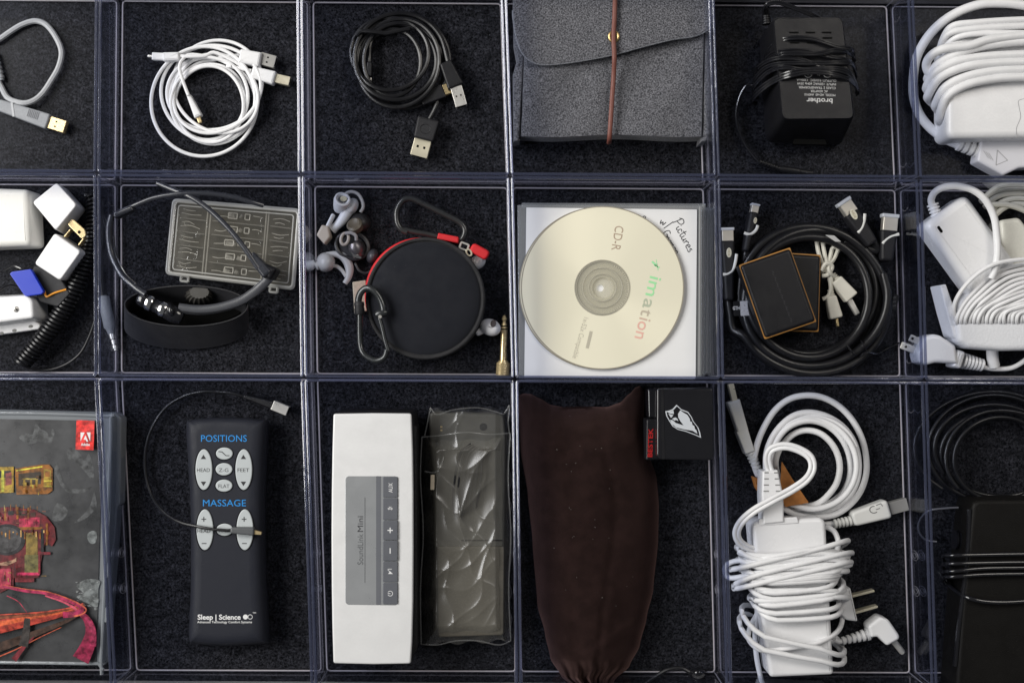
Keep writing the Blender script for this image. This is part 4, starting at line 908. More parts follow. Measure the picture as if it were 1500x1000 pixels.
# ties
t2 = new_root('cable_tie', 'thin black twist tie around the lower right of the black coil', 'cable tie', 1255, 510)
for P in ([(1240, 500, 6), (1242, 506, 20), (1250, 518, 21), (1256, 528, 8)], [(1260, 497, 6), (1262, 500, 20), (1268, 510, 21), (1270, 516, 10)], [(1256, 526, 14), (1268, 516, 22), (1285, 518, 12), (1300, 510, 6), (1317, 502, 6)]):
    bm = B(); cord(bm, P, 1.3, 6, 6); obj('tie_wire', bm, BGLOSS, t2)
o = B(); prism(o, rrect(1311, 443, 9, 24, 2, 12), 6, 9, .6); bt = obj('cable_tag', o, BPLAS, None, at=W(1311, 443, 6)); tag(bt, 'small black cable tag with grey marks at the right of the coil', 'tag')
for k in range(3): text('|:', 1311, 436+k*6, 4, 80, 9.1, mat('grey_print', (.3, .3, .3), .5), bt)
st = new_root('sticker_label', 'half black half silver sticker label on the left of the coil', 'label', 1086, 451)
bm = B(); loft(bm, [(rrect(1086, 451.5, 24, 22, 2, -3), 15), (rrect(1086, 451.5, 23.5, 21.5, 2, -3), 16)]); obj('black_half', bm, BGLOSS, st)
bm = B(); prism(bm, rrect(1091, 451.5, 13, 21.5, 1, -3), 16.05, 16.3, 0); obj('silver_half', bm, mat('silver_foil', (.75, .75, .78), .3, .4, bump=.3, bscale=300), st)
text('GTH', 1078.5, 451, 5, -2, 16.2, mat('bright_print', (.7, .7, .7), .5), st, width=10, bold=.02)
# batteries
ORG = mat('battery_orange', (.38, .18, .04), .5)
def battery(label, P, z0, z1, grad=None):
    t = new_root('camera_battery', label, 'battery', sum(p[0] for p in P)/4, sum(p[1] for p in P)/4, 'black camera batteries with orange edges')
    bm = B(); prism(bm, rpoly(P, 2, 4), z1-3.2, z1-1.2, .4, 2, bot=.4, ref=z1); obj('orange_rim', bm, ORG, t)
    c_ = Vector((sum(p[0] for p in P)/4, sum(p[1] for p in P)/4)); Q = [tuple(c_+(Vector(p)-c_)*.972) for p in P]
    bm = B(); prism(bm, rpoly(Q, 5, 5), z1-1.6, z1+.8, 2.3, 6); obj('black_cover', bm, mat('battery_black', (.008, .008, .010), .36, spec=.4, bump=.2, bscale=2500), t)
    bm = B(); Q2 = [tuple(c_+(Vector(p)-c_)*.985) for p in P]; prism(bm, rpoly(Q2, 2, 4), z0, z1-3.0, .3, 2, ref=z1); obj('black_base', bm, BPLASM, t)
    return t
battery('lower camera battery mostly hidden beneath the front one', [(1141, 369), (1203, 373), (1200, 486), (1146, 485)], 4, 17)
t = battery('front camera battery tilted on top of another', [(1083, 388), (1158, 362), (1197, 471), (1121, 497)], 18.5, 35)
bm = B()
for k in range(9):
    x, y = 1132+k*3.3, 397+k*8.6
    stroke(bm, [(x-1.6, y), (x+1.4, y+1.5), (x-.2, y+4), (x+1.8, y+6)], 35.85, .7)
obj('embossed_lettering', bm, mat('emboss_dark', (.045, .045, .05), .3), t)
# beige short cable
t = new_root('short_usb_cable', 'short cream cable tied in loops right of the batteries', 'cable', 1222, 420)
for P in ([(1196, 352, 8), (1199, 370, 9), (1206, 388, 11), (1214, 404, 11), (1217, 422, 10), (1213, 434, 9), (1205, 438, 8)], [(1205, 354, 8), (1208, 372, 10), (1212, 388, 13), (1217, 402, 12), (1218, 422, 9), (1218, 432, 8)],
          [(1219, 364, 8), (1215, 380, 11), (1210, 392, 13), (1203, 398, 10), (1200, 390, 8)], [(1228, 366, 8), (1221, 380, 10), (1214, 390, 14), (1216, 400, 14), (1224, 406, 10)], [(1203, 396, 14), (1210, 386, 15.5), (1219, 390, 14), (1213, 402, 13), (1204, 404, 12)], [(1219, 364, 8), (1224, 361, 9), (1228, 366, 8)]):
    bm = B(); cord(bm, P, 3.1, 6, 8); obj('cord', bm, OWCORD, t)
ribs(t, (1220, 401), (1228, 412), 4, 6, 9, 4, OWCORD); block('plug_housing', t, (1226, 409), (1249, 436), 17, 22, 5, 13, OWCORD, 1.2, 3)
block('plug_tip', t, (1245, 439), (1257, 460), 8, 7, 6, 10, STEEL, .4, 1)
ribs(t, (1216, 424), (1218, 434), 4.5, 5.5, 8, 3, OWCORD); block('plug_housing', t, (1218, 433), (1226, 466), 15, 20, 4, 11, OWCORD, 1.2, 4)
block('plug_tip', t, (1226, 467), (1228, 478), 4, 3, 5, 8, GOLD, .3, .8)
# video-cable glimpse: white tag bit
bm = B(); prism(bm, rpoly([(1209, 344), (1222, 345), (1232, 354), (1224, 354)], 1), 19, 20, 0); o = obj('paper_sliver', bm, mat('grey_paper', (.42, .42, .42), .7), None, at=W(1220, 349, 19)); tag(o, 'pale sliver of a wrap label on the top of the coil', 'label')

# ---------------- right middle: white adapter and strapped cord
t = new_root('cream_cord', 'cream coiled cord behind the white adapter at the right edge', 'cord', 1480, 300)
bm = B()
for q, P in enumerate([[(1436, 296), (1455, 282), (1478, 277), (1510, 276)], [(1442, 304), (1458, 290), (1480, 284), (1510, 284)], [(1450, 312), (1466, 297), (1486, 291), (1510, 292)], [(1455, 318), (1470, 305), (1488, 299), (1510, 301)], [(1452, 300), (1475, 300), (1500, 308), (1520, 320)], [(1440, 292), (1462, 274), (1490, 270), (1520, 274)]]):
    cord(bm, [(x, y, 8+q*2) for x, y in P], 4.2, 6, 8)
obj('cord', bm, OWCORD, t)
t = new_root('white_adapter', 'glossy white adapter lying diagonally with a small dark slot', 'power adapter', 1430, 350)
def diag(p0, p1, w, z0, z1, bev, name, m, par): 
    bm = B(); prism(bm, seg_rect(p0, p1, w, rad=13, n=6), z0, z1, bev, 7, bot=3); return obj(name, bm, m, par)
SW = mat('satin_white', (.76, .76, .77), .24, bump=.04, bscale=400)
diag((1385, 306), (1462, 412), 78, 9, 34, 5.5, 'case', SW, t)
bm = B(); prism(bm, rrect(1377, 336, 4.2, 11, 2, -35), 34, 34.15, 0); obj('indicator_slot', bm, DARKHOLE, t)
ribs(t, (1366, 299), (1372, 318), 8.5, 8, 24, 4, SW)
bm = B(); cord(bm, [(1366, 302, 25), (1364, 292, 28), (1370, 281, 34), (1384, 274, 38), (1404, 273, 40), (1426, 279, 41), (1444, 294, 41), (1456, 318, 40), (1460, 345, 39.5), (1461, 372, 40), (1457, 395, 39), (1452, 408, 38)], 5.0, 8, 12); obj('cord', bm, WCORD, t)
t = new_root('white_power_brick', 'plain white brick behind the diagonal adapter at the right edge', 'power adapter', 1490, 370)
bm = B(); prism(bm, rpoly([(1466, 322), (1494, 318), (1580, 430), (1560, 470), (1470, 430)], 6, 4), 4, 28, 3, 5); obj('case', bm, CREAM, t)
t = new_root('strapped_cord', 'bundle of thin white cord held by a wide white strap', 'cord', 1450, 470)
STRAPM = mat('white_strap', (.72, .73, .76), .6, bump=.5, bscale=700, var=.03)
bm = B(); prism(bm, rpoly([(1400, 468), (1560, 466), (1560, 512), (1470, 514), (1418, 510), (1403, 500)], 5, 4), 4, 29, 4, 6, bot=2); obj('strap', bm, STRAPM, t)
bm = B(); prism(bm, rpoly([(1377, 418), (1386, 416), (1397, 448), (1405, 486), (1408, 506), (1397, 492), (1387, 458)], 2, 4), 4, 26, 1.3, 4, bot=1); obj('strap_end', bm, STRAPM, t)
bm = B(); prism(bm, rpoly([(1404, 470), (1412, 440), (1446, 412), (1560, 396), (1560, 472)], 8, 4), 5, 29, 4, 5); obj('cord_core', bm, WCORD, t)
RB = random.Random(5)
for q in range(19):
    x_ = 1402+q*6.3; ye = 386+q*5.6; j_ = RB.uniform(-2.5, 2.5); lean = 20+q*.8
    P = [(x_+3, 482, 18), (x_-1, 470, 29.5+(q % 3)*.5), (x_+5+j_, 452+q*.4, 32+(q % 3)*.6), (x_+lean, 432+q*1.6+j_, 34+(q % 4)*.5), (x_+lean*2+14, (432+ye)/2-8+q*1.2, 34+(q % 3)*.6), (x_+lean*2+50, ye+2, 33), (x_+lean*2+100, ye-4, 32)]
    bm = B(); cord(bm, P, 3.0, 6, 8); obj('cord', bm, WCORD, t)
bm = B(); cord(bm, [(1410, 480, 20), (1398, 462, 30), (1400, 440, 35), (1418, 414, 39), (1446, 392, 42), (1478, 382, 42), (1530, 378, 40)], 3.1, 6, 8); obj('cord', bm, WCORD, t)
bm = B(); cord(bm, [(1470, 500, 12), (1455, 508, 14), (1454, 524, 12), (1456, 536, 10)], 8.5, 6, 12); obj('cord', bm, WCORD, t)
bm = B(); cord(bm, [(1438, 537, 10), (1455, 540, 9), (1480, 539, 9), (1498, 530, 10), (1515, 515, 14)], 3.6, 6, 8); obj('cord', bm, WCORD, t)
t = new_root('two_prong_plug', 'white two prong plug pointing left below the strapped cord', 'plug', 1385, 517)
for (a, b) in (((1348, 501), (1333, 494)), ((1348, 516), (1320, 505))):
    p_ = block('prong', t, a, b, 10, 10, 12, 13.6, STEEL, .2, 1.5)
    bm = B(); c_ = (b[0]*.75+a[0]*.25, b[1]*.75+a[1]*.25); prism(bm, ell(*c_, 2, 2, 12), 13.5, 13.75, 0); obj('prong_hole', bm, DARKHOLE, p_)
bm = B(); prism(bm, rpoly([(1355, 493), (1368, 489), (1378, 491), (1401, 506), (1404, 533), (1372, 531), (1357, 535), (1346, 531), (1343, 518)], 3, 4), 4, 22, 3, 5, bot=1.5); obj('housing', bm, SW, t)
block('collar', t, (1399, 524), (1412, 528), 27, 26, 4, 20, SW, 2.5, 4)
ribs(t, (1410, 528), (1441, 535), 12, 9, 11, 6, SW)

# ================================================================ BOTTOM ROW
# software case
t = new_root('software_case', 'translucent grey software disc box with a dark illustrated cover', 'disc case', 60, 790)
TRG = clear('translucent_grey_case', (.72, .74, .75), .12, (.34, .36, .38), .5, bump=.15, bscale=100)
bm = B(); prism(bm, rpoly([(-90, 598), (168, 604), (178, 612), (176, 738), (172, 742), (154, 974), (-90, 972)], 3, 4), 3, 15, 1, 3); obj('case_base', bm, TRG, t)
bm = B(); prism(bm, rpoly([(-90, 600), (160, 606), (166, 612), (163, 740), (150, 973), (-90, 969)], 3, 4), 15.3, 24, 1, 3); obj('case_lid', bm, TRG, t)
ART = mat('cover_print_dark', (.018, .0185, .02), .3, col2=(.052, .053, .056), vscale=26)
bm = B(); prism(bm, [(-90, 612), (150, 616), (148, 700), (141, 970), (-90, 966)], 24.2, 24.7, 0); cv = obj('cover_print', bm, ART, t)
bm = B(); tube(bm, catmull([W(x, y, 24.4) for x, y in ((-90, 604), (40, 605), (158, 609), (162, 613), (160, 700), (148, 966), (144, 971), (60, 970), (-90, 968))], 3), .0013, 8); obj('case_lip', bm, TRG, t)
bm = B(); cord(bm, [(169, 612, 15.5), (167, 700, 15.5), (164, 790, 15.5), (156, 960, 15.5)], 2.2, 4, 8); obj('hinge_ridge', bm, TRG, t)
for y in (668, 700, 760, 835, 900):
    bm = B(); prism(bm, rrect(160-(y-668)*.03, y, 7, 22, 1.5, 3), 24, 25, .3); obj('hinge_notch', bm, TRG, t)
ZA = [24.75]
def art(pts, col, name='cover_shape', z=None, smooth=0):
    ZA[0] += .02; zz = ZA[0]; bm = B(); col = col if max(col)-min(col) < .03 or name == 'logo_panel' else (col[0]*.55, col[1]*.8, col[2]*.42); P = smooth2(pts, smooth, True) if smooth else pts
    f = bm.faces.new([bm.verts.new(W(x, y, zz)) for x, y in P]); bmesh.ops.triangulate(bm, faces=[f])
    key = 'print_%02d%02d%02d' % tuple(int(c*99) for c in col); return obj(name, bm, mat(key, col, .3, var=.55, vscale=240), cv, smooth=False)
OR1, OR2, PK, PK2, DK = (.34, .085, .02), (.46, .20, .04), (.27, .018, .055), (.17, .012, .03), (.015, .014, .016)
def rc(x0, y0, x1, y1, c, sk=0): art([(x0, y0+sk), (x1, y0-sk), (x1, y1-sk), (x0, y1+sk)], c)
# pale plant-like smoke
SM = (.06, .062, .064)
for P in ([(28, 640), (38, 634), (48, 636), (52, 620), (60, 628), (68, 632), (74, 640), (76, 628), (80, 634), (74, 650), (60, 646), (46, 650), (34, 646)], [(98, 660), (104, 655), (112, 658), (124, 672), (130, 664), (136, 680), (138, 698), (132, 700), (124, 690), (110, 676), (100, 672)],
          [(82, 676), (88, 690), (92, 704), (100, 714), (122, 716), (134, 712), (126, 720), (104, 722), (92, 716), (86, 704), (80, 690)], [(138, 720), (132, 740), (120, 755), (108, 766), (124, 760), (136, 750), (142, 742)], [(84, 736), (100, 748), (90, 762), (76, 760)]): art(P, SM, smooth=3)
for P in ([(112, 858), (126, 848), (146, 850), (144, 862), (143, 888), (130, 884), (112, 874), (122, 868)], [(128, 782), (135, 777), (142, 780), (141, 793), (134, 796), (129, 791)]): art(P, (.13, .14, .14), smooth=3)
for k in range(60):
    x, y = rnd.uniform(110, 142), rnd.uniform(845, 892); ZA[0] += .0; 
    if k < 30: art([(x, y), (x+rnd.uniform(4, 9), y+rnd.uniform(-2, 2)), (x+2, y+1.2)], (.22, .23, .23))
# orange carriage
rc(-40, 684, 20, 722, OR2, 1); rc(-40, 690, 16, 700, DK, 1); rc(2, 688, 6, 720, (.75, .5, .1)); rc(8, 692, 17, 710, (.3, .05, .08), 1)
art([(22, 686), (60, 680), (72, 680), (77, 686), (77, 718), (70, 723), (24, 724)], OR1); art([(24, 688), (62, 682), (62, 684), (24, 690)], (.8, .5, .08)); rc(27, 692, 60, 710, (.07, .03, .03), 1.5)
for x in (34, 44, 52): rc(x, 700, x+3, 712, OR2)
rc(36, 700, 56, 702, (.55, .3, .12)); art([(64, 686), (75, 688), (75, 712), (64, 712)], OR2); rc(66, 690, 73, 698, OR1); rc(24, 714, 60, 720, OR1)
for y in (703, 711): rc(64, y, 76, y+2, (.8, .45, .1))
# pink engine
art([(-60, 748), (12, 742), (50, 746), (68, 756), (80, 772), (82, 790), (76, 800), (66, 794), (62, 812), (56, 846), (20, 846), (20, 858), (0, 868), (-60, 868)], PK2); rc(-60, 752, 24, 772, PK); rc(28, 758, 58, 772, (.62, .03, .14), 1); rc(6, 744, 9, 762, OR1); rc(24, 742, 27, 760, OR1); rc(40, 743, 43, 758, OR1)
rc(12, 748, 20, 754, DK); rc(28, 748, 38, 755, (.08, .03, .04)); rc(45, 750, 52, 756, (.1, .03, .04)); rc(-60, 772, 62, 776, OR1, 1)
rc(38, 780, 55, 812, (.28, .13, .06)); rc(36, 812, 56, 842, (.20, .12, .08)); rc(60, 774, 64, 808, DK); rc(67, 766, 70, 798, OR1); rc(56, 808, 74, 812, PK); rc(24, 838, 58, 842, (.68, .03, .18)); rc(56, 812, 59, 840, PK)
art(ell(10, 790, 27, 23, 30), DK); art(ell(9, 790, 22, 19, 30), (.05, .048, .05)); art([(-60, 818), (0, 824), (18, 820), (24, 816), (24, 822), (10, 828), (-60, 824)], (.5, .2, .25)); rc(0, 832, 16, 862, (.55, .04, .14)); rc(22, 846, 50, 852, (.22, .02, .05))
for k in range(14): rc(-4+k*5.6, 776+(k % 3)*2, -2+k*5.6, 780+(k % 4)*3, OR1 if k % 2 else (.75, .3, .2))
# fine machine detail
RA = random.Random(11)
for k in range(70):
    x, y = RA.uniform(-8, 62), RA.uniform(746, 846)
    if (x-10)**2+(y-790)**2 < 27**2 or (x > 36 and 778 < y < 842): continue
    w_, h_ = RA.choice([(1.2, 6), (5, 1.2), (3, 3), (1, 10), (7, 1)]); rc(x, y, x+w_, y+h_, RA.choice([OR1, PK, (.06, .015, .02), (.5, .12, .12), (.03, .01, .015), (.48, .2, .1)]))
for k in range(26):
    x, y = RA.uniform(0, 70), RA.uniform(684, 720); rc(x, y, x+RA.choice([1, 4, 2]), y+RA.choice([1, 5, 2]), RA.choice([OR2, (.1, .03, .01), (.55, .3, .08), OR1]))
for x in (6, 15, 23, 34, 44, 54): rc(x, 738+abs(x-20)*.1, x+1, 748, RA.choice([(.5, .3, .2), OR1]))
# sweeping tracks: bundles of ribbons
def ribbon(P, w0, w1, col):
    ZA[0] += .02; Q = smooth2(P, 8); bm = B(); L = []
    for k, (x, y) in enumerate(Q):
        a_ = Vector(Q[max(0, k-1)]); b_ = Vector(Q[min(len(Q)-1, k+1)]); d = (b_-a_).normalized(); w = (w0+(w1-w0)*k/(len(Q)-1))/2
        L.append((bm.verts.new(W(x-d.y*w, y+d.x*w, ZA[0])), bm.verts.new(W(x+d.y*w, y-d.x*w, ZA[0]))))
    for p, q in zip(L, L[1:]): bm.faces.new((p[0], p[1], q[1], q[0]))
    key = 'print_%02d%02d%02d' % tuple(int(v*99) for v in col); obj('cover_shape', bm, mat(key, col, .3, var=.55, vscale=240), cv, smooth=False)
ribbon([(116, 896), (128, 908), (133, 926), (128, 946), (118, 966)], 6, 26, (.20, .015, .045)); ribbon([(118, 898), (131, 910), (137, 926), (136, 946)], 2, 10, (.28, .025, .07))
ribbon([(-20, 954), (20, 940), (60, 924), (100, 908), (124, 894)], 16, 1, (.05, .022, .014)); ribbon([(-20, 968), (20, 952), (60, 932), (90, 918)], 2, 1, (.30, .06, .03)); ribbon([(20, 966), (36, 946), (50, 932)], 9, 1, (.12, .014, .02))
ribbon([(-60, 928), (0, 917), (50, 906), (90, 897), (112, 890), (121, 884)], 24, 3, (.30, .035, .022)); ribbon([(-60, 921), (0, 913), (50, 903), (90, 896), (116, 888)], 9, 1.5, (.46, .085, .03)); ribbon([(-60, 907), (0, 904), (60, 899), (110, 890), (124, 885)], 5, 1.5, (.16, .045, .02)); ribbon([(-60, 903), (0, 900), (60, 896), (106, 889), (122, 883)], 2.4, 1.2, (.40, .06, .035))
ribbon([(4, 858), (36, 865), (66, 868), (92, 876), (112, 884), (120, 892), (108, 899), (92, 900)], 3, 9, (.30, .022, .07)); ribbon([(4, 856), (36, 862), (68, 866), (94, 874), (116, 884), (126, 892), (120, 899), (108, 902)], 1, 2.5, (.45, .09, .05)); ribbon([(66, 872), (90, 880), (106, 888), (112, 893)], 2, 4, (.42, .06, .10))
ribbon([(10, 872), (26, 880), (36, 892), (40, 898)], 1.5, 1, (.30, .04, .06)); ribbon([(40, 905), (38, 926), (34, 946)], 8, 14, (.035, .03, .028))
LOGO = art([(112, 615), (138.5, 616), (137, 659), (110.5, 658)], (.62, .035, .03), 'logo_panel')
zl = ZA[0]+.1; WP = mat('cover_white', (.72, .70, .70), .5)
bm = B()
for P in ([(118, 633), (124, 633), (118, 646)], [(127, 633), (132.5, 633), (132, 646)], [(125.3, 637), (129.3, 646.5), (126.8, 646.5), (125.5, 643.6), (122.4, 643.6)]): sheet(bm, P, zl)
obj('logo_emblem', bm, WP, cv, smooth=False); text('Adobe', 125, 650.5, 4, 1, zl, WP, cv, width=13, bold=.03)
bm = B(); 
text('Software', 166, 812, 3, 95, 15.5, mat('grey_print', (.3, .3, .3), .5), t, width=28) if False else bm.free()

# remote
t = new_root('remote_control', 'dark grey bed remote control with pale oval buttons and blue headings', 'remote control', 331, 780)
REM = mat('remote_shell', (.018, .0195, .027), .5, spec=.22, bump=.25, bscale=2800, speck=(1500, .775, (.2, .2, .22)))
def remo(d=0, rx=0): 
    return rpoly(smooth2([(273+d, 622+d), (280+d, 615+d), (300, 612+d), (330, 611+d), (360, 612+d), (381-d+rx, 615+d), (387-d+rx, 622+d), (384.5-d+rx, 680), (383-d+rx, 740), (383.5-d+rx, 820), (386-d+rx, 880), (388.5-d+rx, 934-d), (382-d+rx, 941-d), (355, 944-d), (330, 945-d), (305, 944-d), (284+d, 941-d), (277+d, 934-d), (279+d, 880), (280+d, 820), (279+d, 740), (276+d, 680)], 3, True), .3, 1)
bm = B(); loft(bm, [(remo(3, 5), 3), (remo(0, 7), 7), (remo(0, 5), 15), (remo(1.2, 2), 19), (remo(4, -1), 21.5), (remo(9, -3), 22.8), (remo(15, -4), 23.1)]); obj('shell', bm, REM, t)
BT = mat('pale_button', (.43, .46, .47), .4, bump=.1); BLU = mat('blue_print', (.01, .22, .58), .5); BPR = mat('dark_print', (.02, .02, .022), .5); WPR = mat('bright_print', (.7, .7, .7), .5)
zb = 24.1
def button(x, y, rx, ry, lbl=None):
    bm = B(); prism(bm, ell(x, y, rx, ry, 32), 22.8, zb, .6, 3); b = obj('button', bm, BT, t)
    bm = B(); tube(bm, [W(a, c, 23.15) for a, c in ell(x, y, rx+.8, ry+.8, 36)], .00025, 5, True); obj('button_rim', bm, DARKHOLE, b); return b
b1 = button(298.5, 687.5, 12.4, 30); b2 = button(357, 687.5, 12.4, 30); b3 = button(328.5, 664, 12.4, 9); b4 = button(328, 687, 12.4, 9.2); b5 = button(328, 711, 12.4, 9)
b6 = button(300, 775.5, 12.4, 30); b7 = button(358.6, 775.5, 12.4, 30); b8 = button(329, 775.5, 12.4, 9)
zz = zb+.08
for b, x in ((b1, 298), (b2, 356.5)):
    for s, y in ((-1, 669), (1, 708)):
        bm = B(); sheet(bm, [(x-4, y-s*3), (x+4, y-s*3), (x, y+s*3.4)] if s > 0 else [(x-4, y+3), (x+4, y+3), (x, y-3.4)], zz); obj('arrow_print', bm, BPR, b, smooth=False)
text('HEAD', 298, 688, 5.6, 0, zz, BPR, b1, width=19); text('FEET', 356.5, 688, 5.6, 0, zz, BPR, b2, width=17); text('Z-G', 327.5, 688, 5.6, 0, zz, BPR, b4, width=14); text('FLAT', 328, 711.5, 5.6, 0, zz, BPR, b5, width=16)
bm = B(); stroke(bm, [(320, 661), (325, 661.5), (331, 667), (336, 667)], zz, 1.3); obj('bed_symbol', bm, BPR, b3, smooth=False)
for b, x in ((b6, 298.5), (b7, 357.5)):
    bm = B(); sheet(bm, rrect(x, 760, 7, 1.3, .1), zz); sheet(bm, rrect(x, 760, 1.3, 7, .1), zz+.02); sheet(bm, rrect(x+.5, 795.5, 7, 1.3, .1), zz); obj('plus_minus_print', bm, BPR, b, smooth=False)
text('HEAD', 298.5, 777, 5.6, 0, zz, BPR, b6, width=19); text('FEET', 358, 777, 5.6, 0, zz, BPR, b7, width=17); text('WAIST', 328.5, 776.5, 5.4, 0, zz, BPR, b8, width=18)
text('POSITIONS', 328, 641.5, 10, 0, 23.25, BLU, t, width=67); text('MASSAGE', 328.8, 736, 10, 0, 23.25, BLU, t, width=63)
text('Sleep | Science', 321, 903, 7.4, 0, 23.25, WPR, t, width=63, bold=.025); text('Advanced Technology Comfort Systems', 329, 910.3, 3.4, 0, 23.25, WPR, t, width=80, bold=.01); text('TM', 372.5, 897, 2.4, 0, 23.25, WPR, t, width=5)
bm = B(); prism(bm, ell(359.5, 903, 3.6, 3.6, 18), 23.1, 23.25, 0); obj('logo_dot', bm, WPR, t); bm = B(); tube(bm, [W(x, y, 23.2) for x, y in ell(366.5, 903, 3.2, 3.2, 20)], .00025, 4, True); obj('logo_ring', bm, WPR, t)
t = new_root('short_charging_cable', 'thin black cable looping onto the remote with its silver plug above', 'cable', 300, 680)
bm = B(); cord(bm, [(359, 581, 8), (340, 576, 8), (318, 574, 7), (295, 574, 7), (268, 581, 6), (243, 597, 6), (224, 624, 6), (214, 655, 6), (213, 690, 6), (221, 722, 7), (238, 748, 12), (262, 764, 20), (290, 771, 26), (315, 775, 27.5), (340, 777, 27.5)], 2.2, 8, 8); obj('cord', bm, BCORD, t)
block('plug_housing', t, (356, 580), (401, 594), 6, 13, 4, 12, BPLAS, 1.2, 3); usb_a(t, (399, 593), (421, 602), 14, 5, 12, STEEL, holes=False)
block('tip_housing', t, (337, 776.5), (372, 778.5), 9, 12, 24.5, 29.5, mat('smoke_grey_plastic', (.09, .095, .10), .3), 1.2, 3); block('tip_pin', t, (371, 779), (383, 781), 7, 4, 25.5, 28, GOLD, .3, 1)

# speaker
t = new_root('portable_speaker', 'silver portable speaker lying on its back with a grey button panel', 'speaker', 548, 790)
SIL_ = mat('silver_satin', (.70, .70, .70), .45, .12, bump=.1, bscale=2600, var=.01)
so = rpoly([(488.5, 605.5), (548, 604.5), (603.5, 605), (605.5, 660), (606.3, 720), (606.5, 800), (606, 880), (604.5, 940), (602.5, 972), (548, 973), (488.5, 971.5), (487, 920), (486, 860), (485.6, 790), (486, 720), (487, 660)], 3.5, 3)
bm = B(); prism(bm, so, 7, 48, 1.6, 4, ref=48, taper=1.0, bot=1.5); obj('body', bm, BPLASM, t)
so2 = [(548+(x-548)*.995, 788+(y-788)*.998) for x, y in so]
bm = B(); prism(bm, [(x-.6, y) for x, y in so2], 44.5, 49.2, 1.2, 4); obj('top_shell', bm, SIL_, t)
gr = bm = B(); prism(bm, rpoly([(604, 620), (610, 626), (611, 950), (604, 958)], 2, 3), 9, 40, 1, ref=40); obj('grille', bm, mat('dark_grille', (.012, .012, .013), .5, bump=.8, bscale=2500), t)
bm = B(); prism(bm, rpoly([(506, 700), (509, 697), (580, 697), (583, 700), (583, 882), (580, 886), (509, 885), (506, 882)], 2.5, 4), 49.2, 49.5, .15, 2); pn = obj('control_panel', bm, mat('panel_grey', (.32, .33, .34), .3, .3, bump=.05), t)
bm = B(); prism(bm, rrect(554.5, 791, 7, 188, .5), 49.5, 49.6, 0); obj('panel_stripe', bm, mat('panel_stripe', (.13, .135, .15), .35), pn)
BD = mat('rubber_buttons', (.10, .105, .12), .5, bump=.15)
ys = [(698, 728), (729, 761), (762, 790.5), (791.5, 821), (822, 852), (853, 884.5)]
syms = ['AUX', 'bt', '+', '-', 'mute', 'power']
PW = mat('bright_print', (.7, .7, .7), .5)
for (a, b), sy in zip(ys, syms):
    bm = B(); raised = sy in '+-'; prism(bm, rpoly([(561, a), (582.5, a), (582.5, b), (561, b)], 1.6, 3), 49.5, 50.2+(.5 if raised else 0), .35, 3); bb = obj('button', bm, BD, t); yc = (a+b)/2; zc = 50.25+(.5 if raised else 0)
    if sy == 'AUX': text('AUX', 572, 714, 6.2, -90, zc, PW, bb, width=14)
    bm = B()
    if sy == '+': sheet(bm, rrect(571.5, yc, 8, 1.5, .1), zc); sheet(bm, rrect(571.5, yc, 1.5, 8, .1), zc+.01)
    elif sy == '-': sheet(bm, rrect(571.5, yc, 1.5, 8, .1), zc)
    elif sy == 'bt':
        for P in ([(575, yc-1), (568, yc-1)], [(573, yc-3.5), (569.5, yc+1.5), ], [(570, yc-3.5), (573.5, yc+1.5)], [(575, yc-1), (573.2, yc+1.7)], [(568, yc-1), (570, yc+1.6)]): stroke(bm, P, zc, .8)
    elif sy == 'mute': sheet(bm, [(568.5, yc+3), (574.5, yc+3), (572, yc-.5), (571, yc-.5)], zc); stroke(bm, [(568, yc-3), (575, yc+3)], zc+.01, .8); stroke(bm, [(568, yc-4), (574, yc-4)], zc, .8)
    elif sy == 'power': stroke(bm, [(571.5+3.6*math.cos(q), yc+3.6*math.sin(q)) for q in [math.radians(210+15*k) for k in range(21)]], zc, .8); stroke(bm, [(568, yc), (572, yc)], zc+.01, .9)
    if bm.verts: obj('button_symbol', bm, PW, bb, smooth=False)
    else: bm.free()
DP = mat('grey_ink', (.10, .105, .11), .5)
text('SoundLink', 527.5, 804, 8.6, -90, 49.62, DP, t, width=45); text('Mini', 527.5, 767, 8.6, -90, 49.62, mat('dark_grey_ink', (.04, .04, .045), .5), t, width=23)
bm = B(); stroke(bm, [(534.5, 728), (534.5, 853)], 49.62, .7); obj('panel_line', bm, DP, t, smooth=False)

# bagged device
t = new_root('boxed_charger', 'dark grey charger with a coiled lead sealed inside a clear bag', 'charger', 685, 780)
GD = mat('charcoal_plastic', (.055, .053, .047), .5, bump=.2, var=.1, vscale=100)
bm = B(); prism(bm, rpoly([(629, 603), (738, 606), (741, 640), (739, 930), (640, 934), (634, 700), (628, 640)], 7, 5), 4, 24, 2, 4, bot=1); bd = obj('case', bm, GD, t)
bm = B(); prism(bm, ell(708, 625, 5.5, 5.5, 22), 24, 24.3, 0); obj('round_mark', bm, DARKHOLE, bd)
for y in (625, 630): bm = B(); prism(bm, rrect(646.5, y, 3.2, 2.4, .4), 24, 24.4, 0); obj('gold_contact', bm, GOLD, bd)
bm = B(); prism(bm, rrect(706, 791, 60, 2, .3), 24, 24.2, 0); obj('panel_gap', bm, DARKHOLE, bd)
bm = B(); prism(bm, rpoly([(640, 800), (739, 800), (738, 930), (642, 933)], 4), 24, 27, 1); obj('lower_block', bm, mat('brown_grey_plastic', (.075, .068, .055), .45, var=.1), bd)
for k in range(7):
    P = [(668+k*5, 760-k*3, 27), (664+k*6, 730, 28), (668+k*6.2, 690, 29), (676+k*5, 662+k*1.5, 28), (690+k*4, 650+k*2, 26)]
    bm = B(); cord(bm, P, 2.1, 6, 6); obj('lead', bm, BCORD, t)
bm = B(); prism(bm, rrect(633.5, 706, 5.5, 22, .8, 1), 31, 31.5, 0); obj('small_label', bm, mat('beige_card', (.46, .40, .31), .8), t)
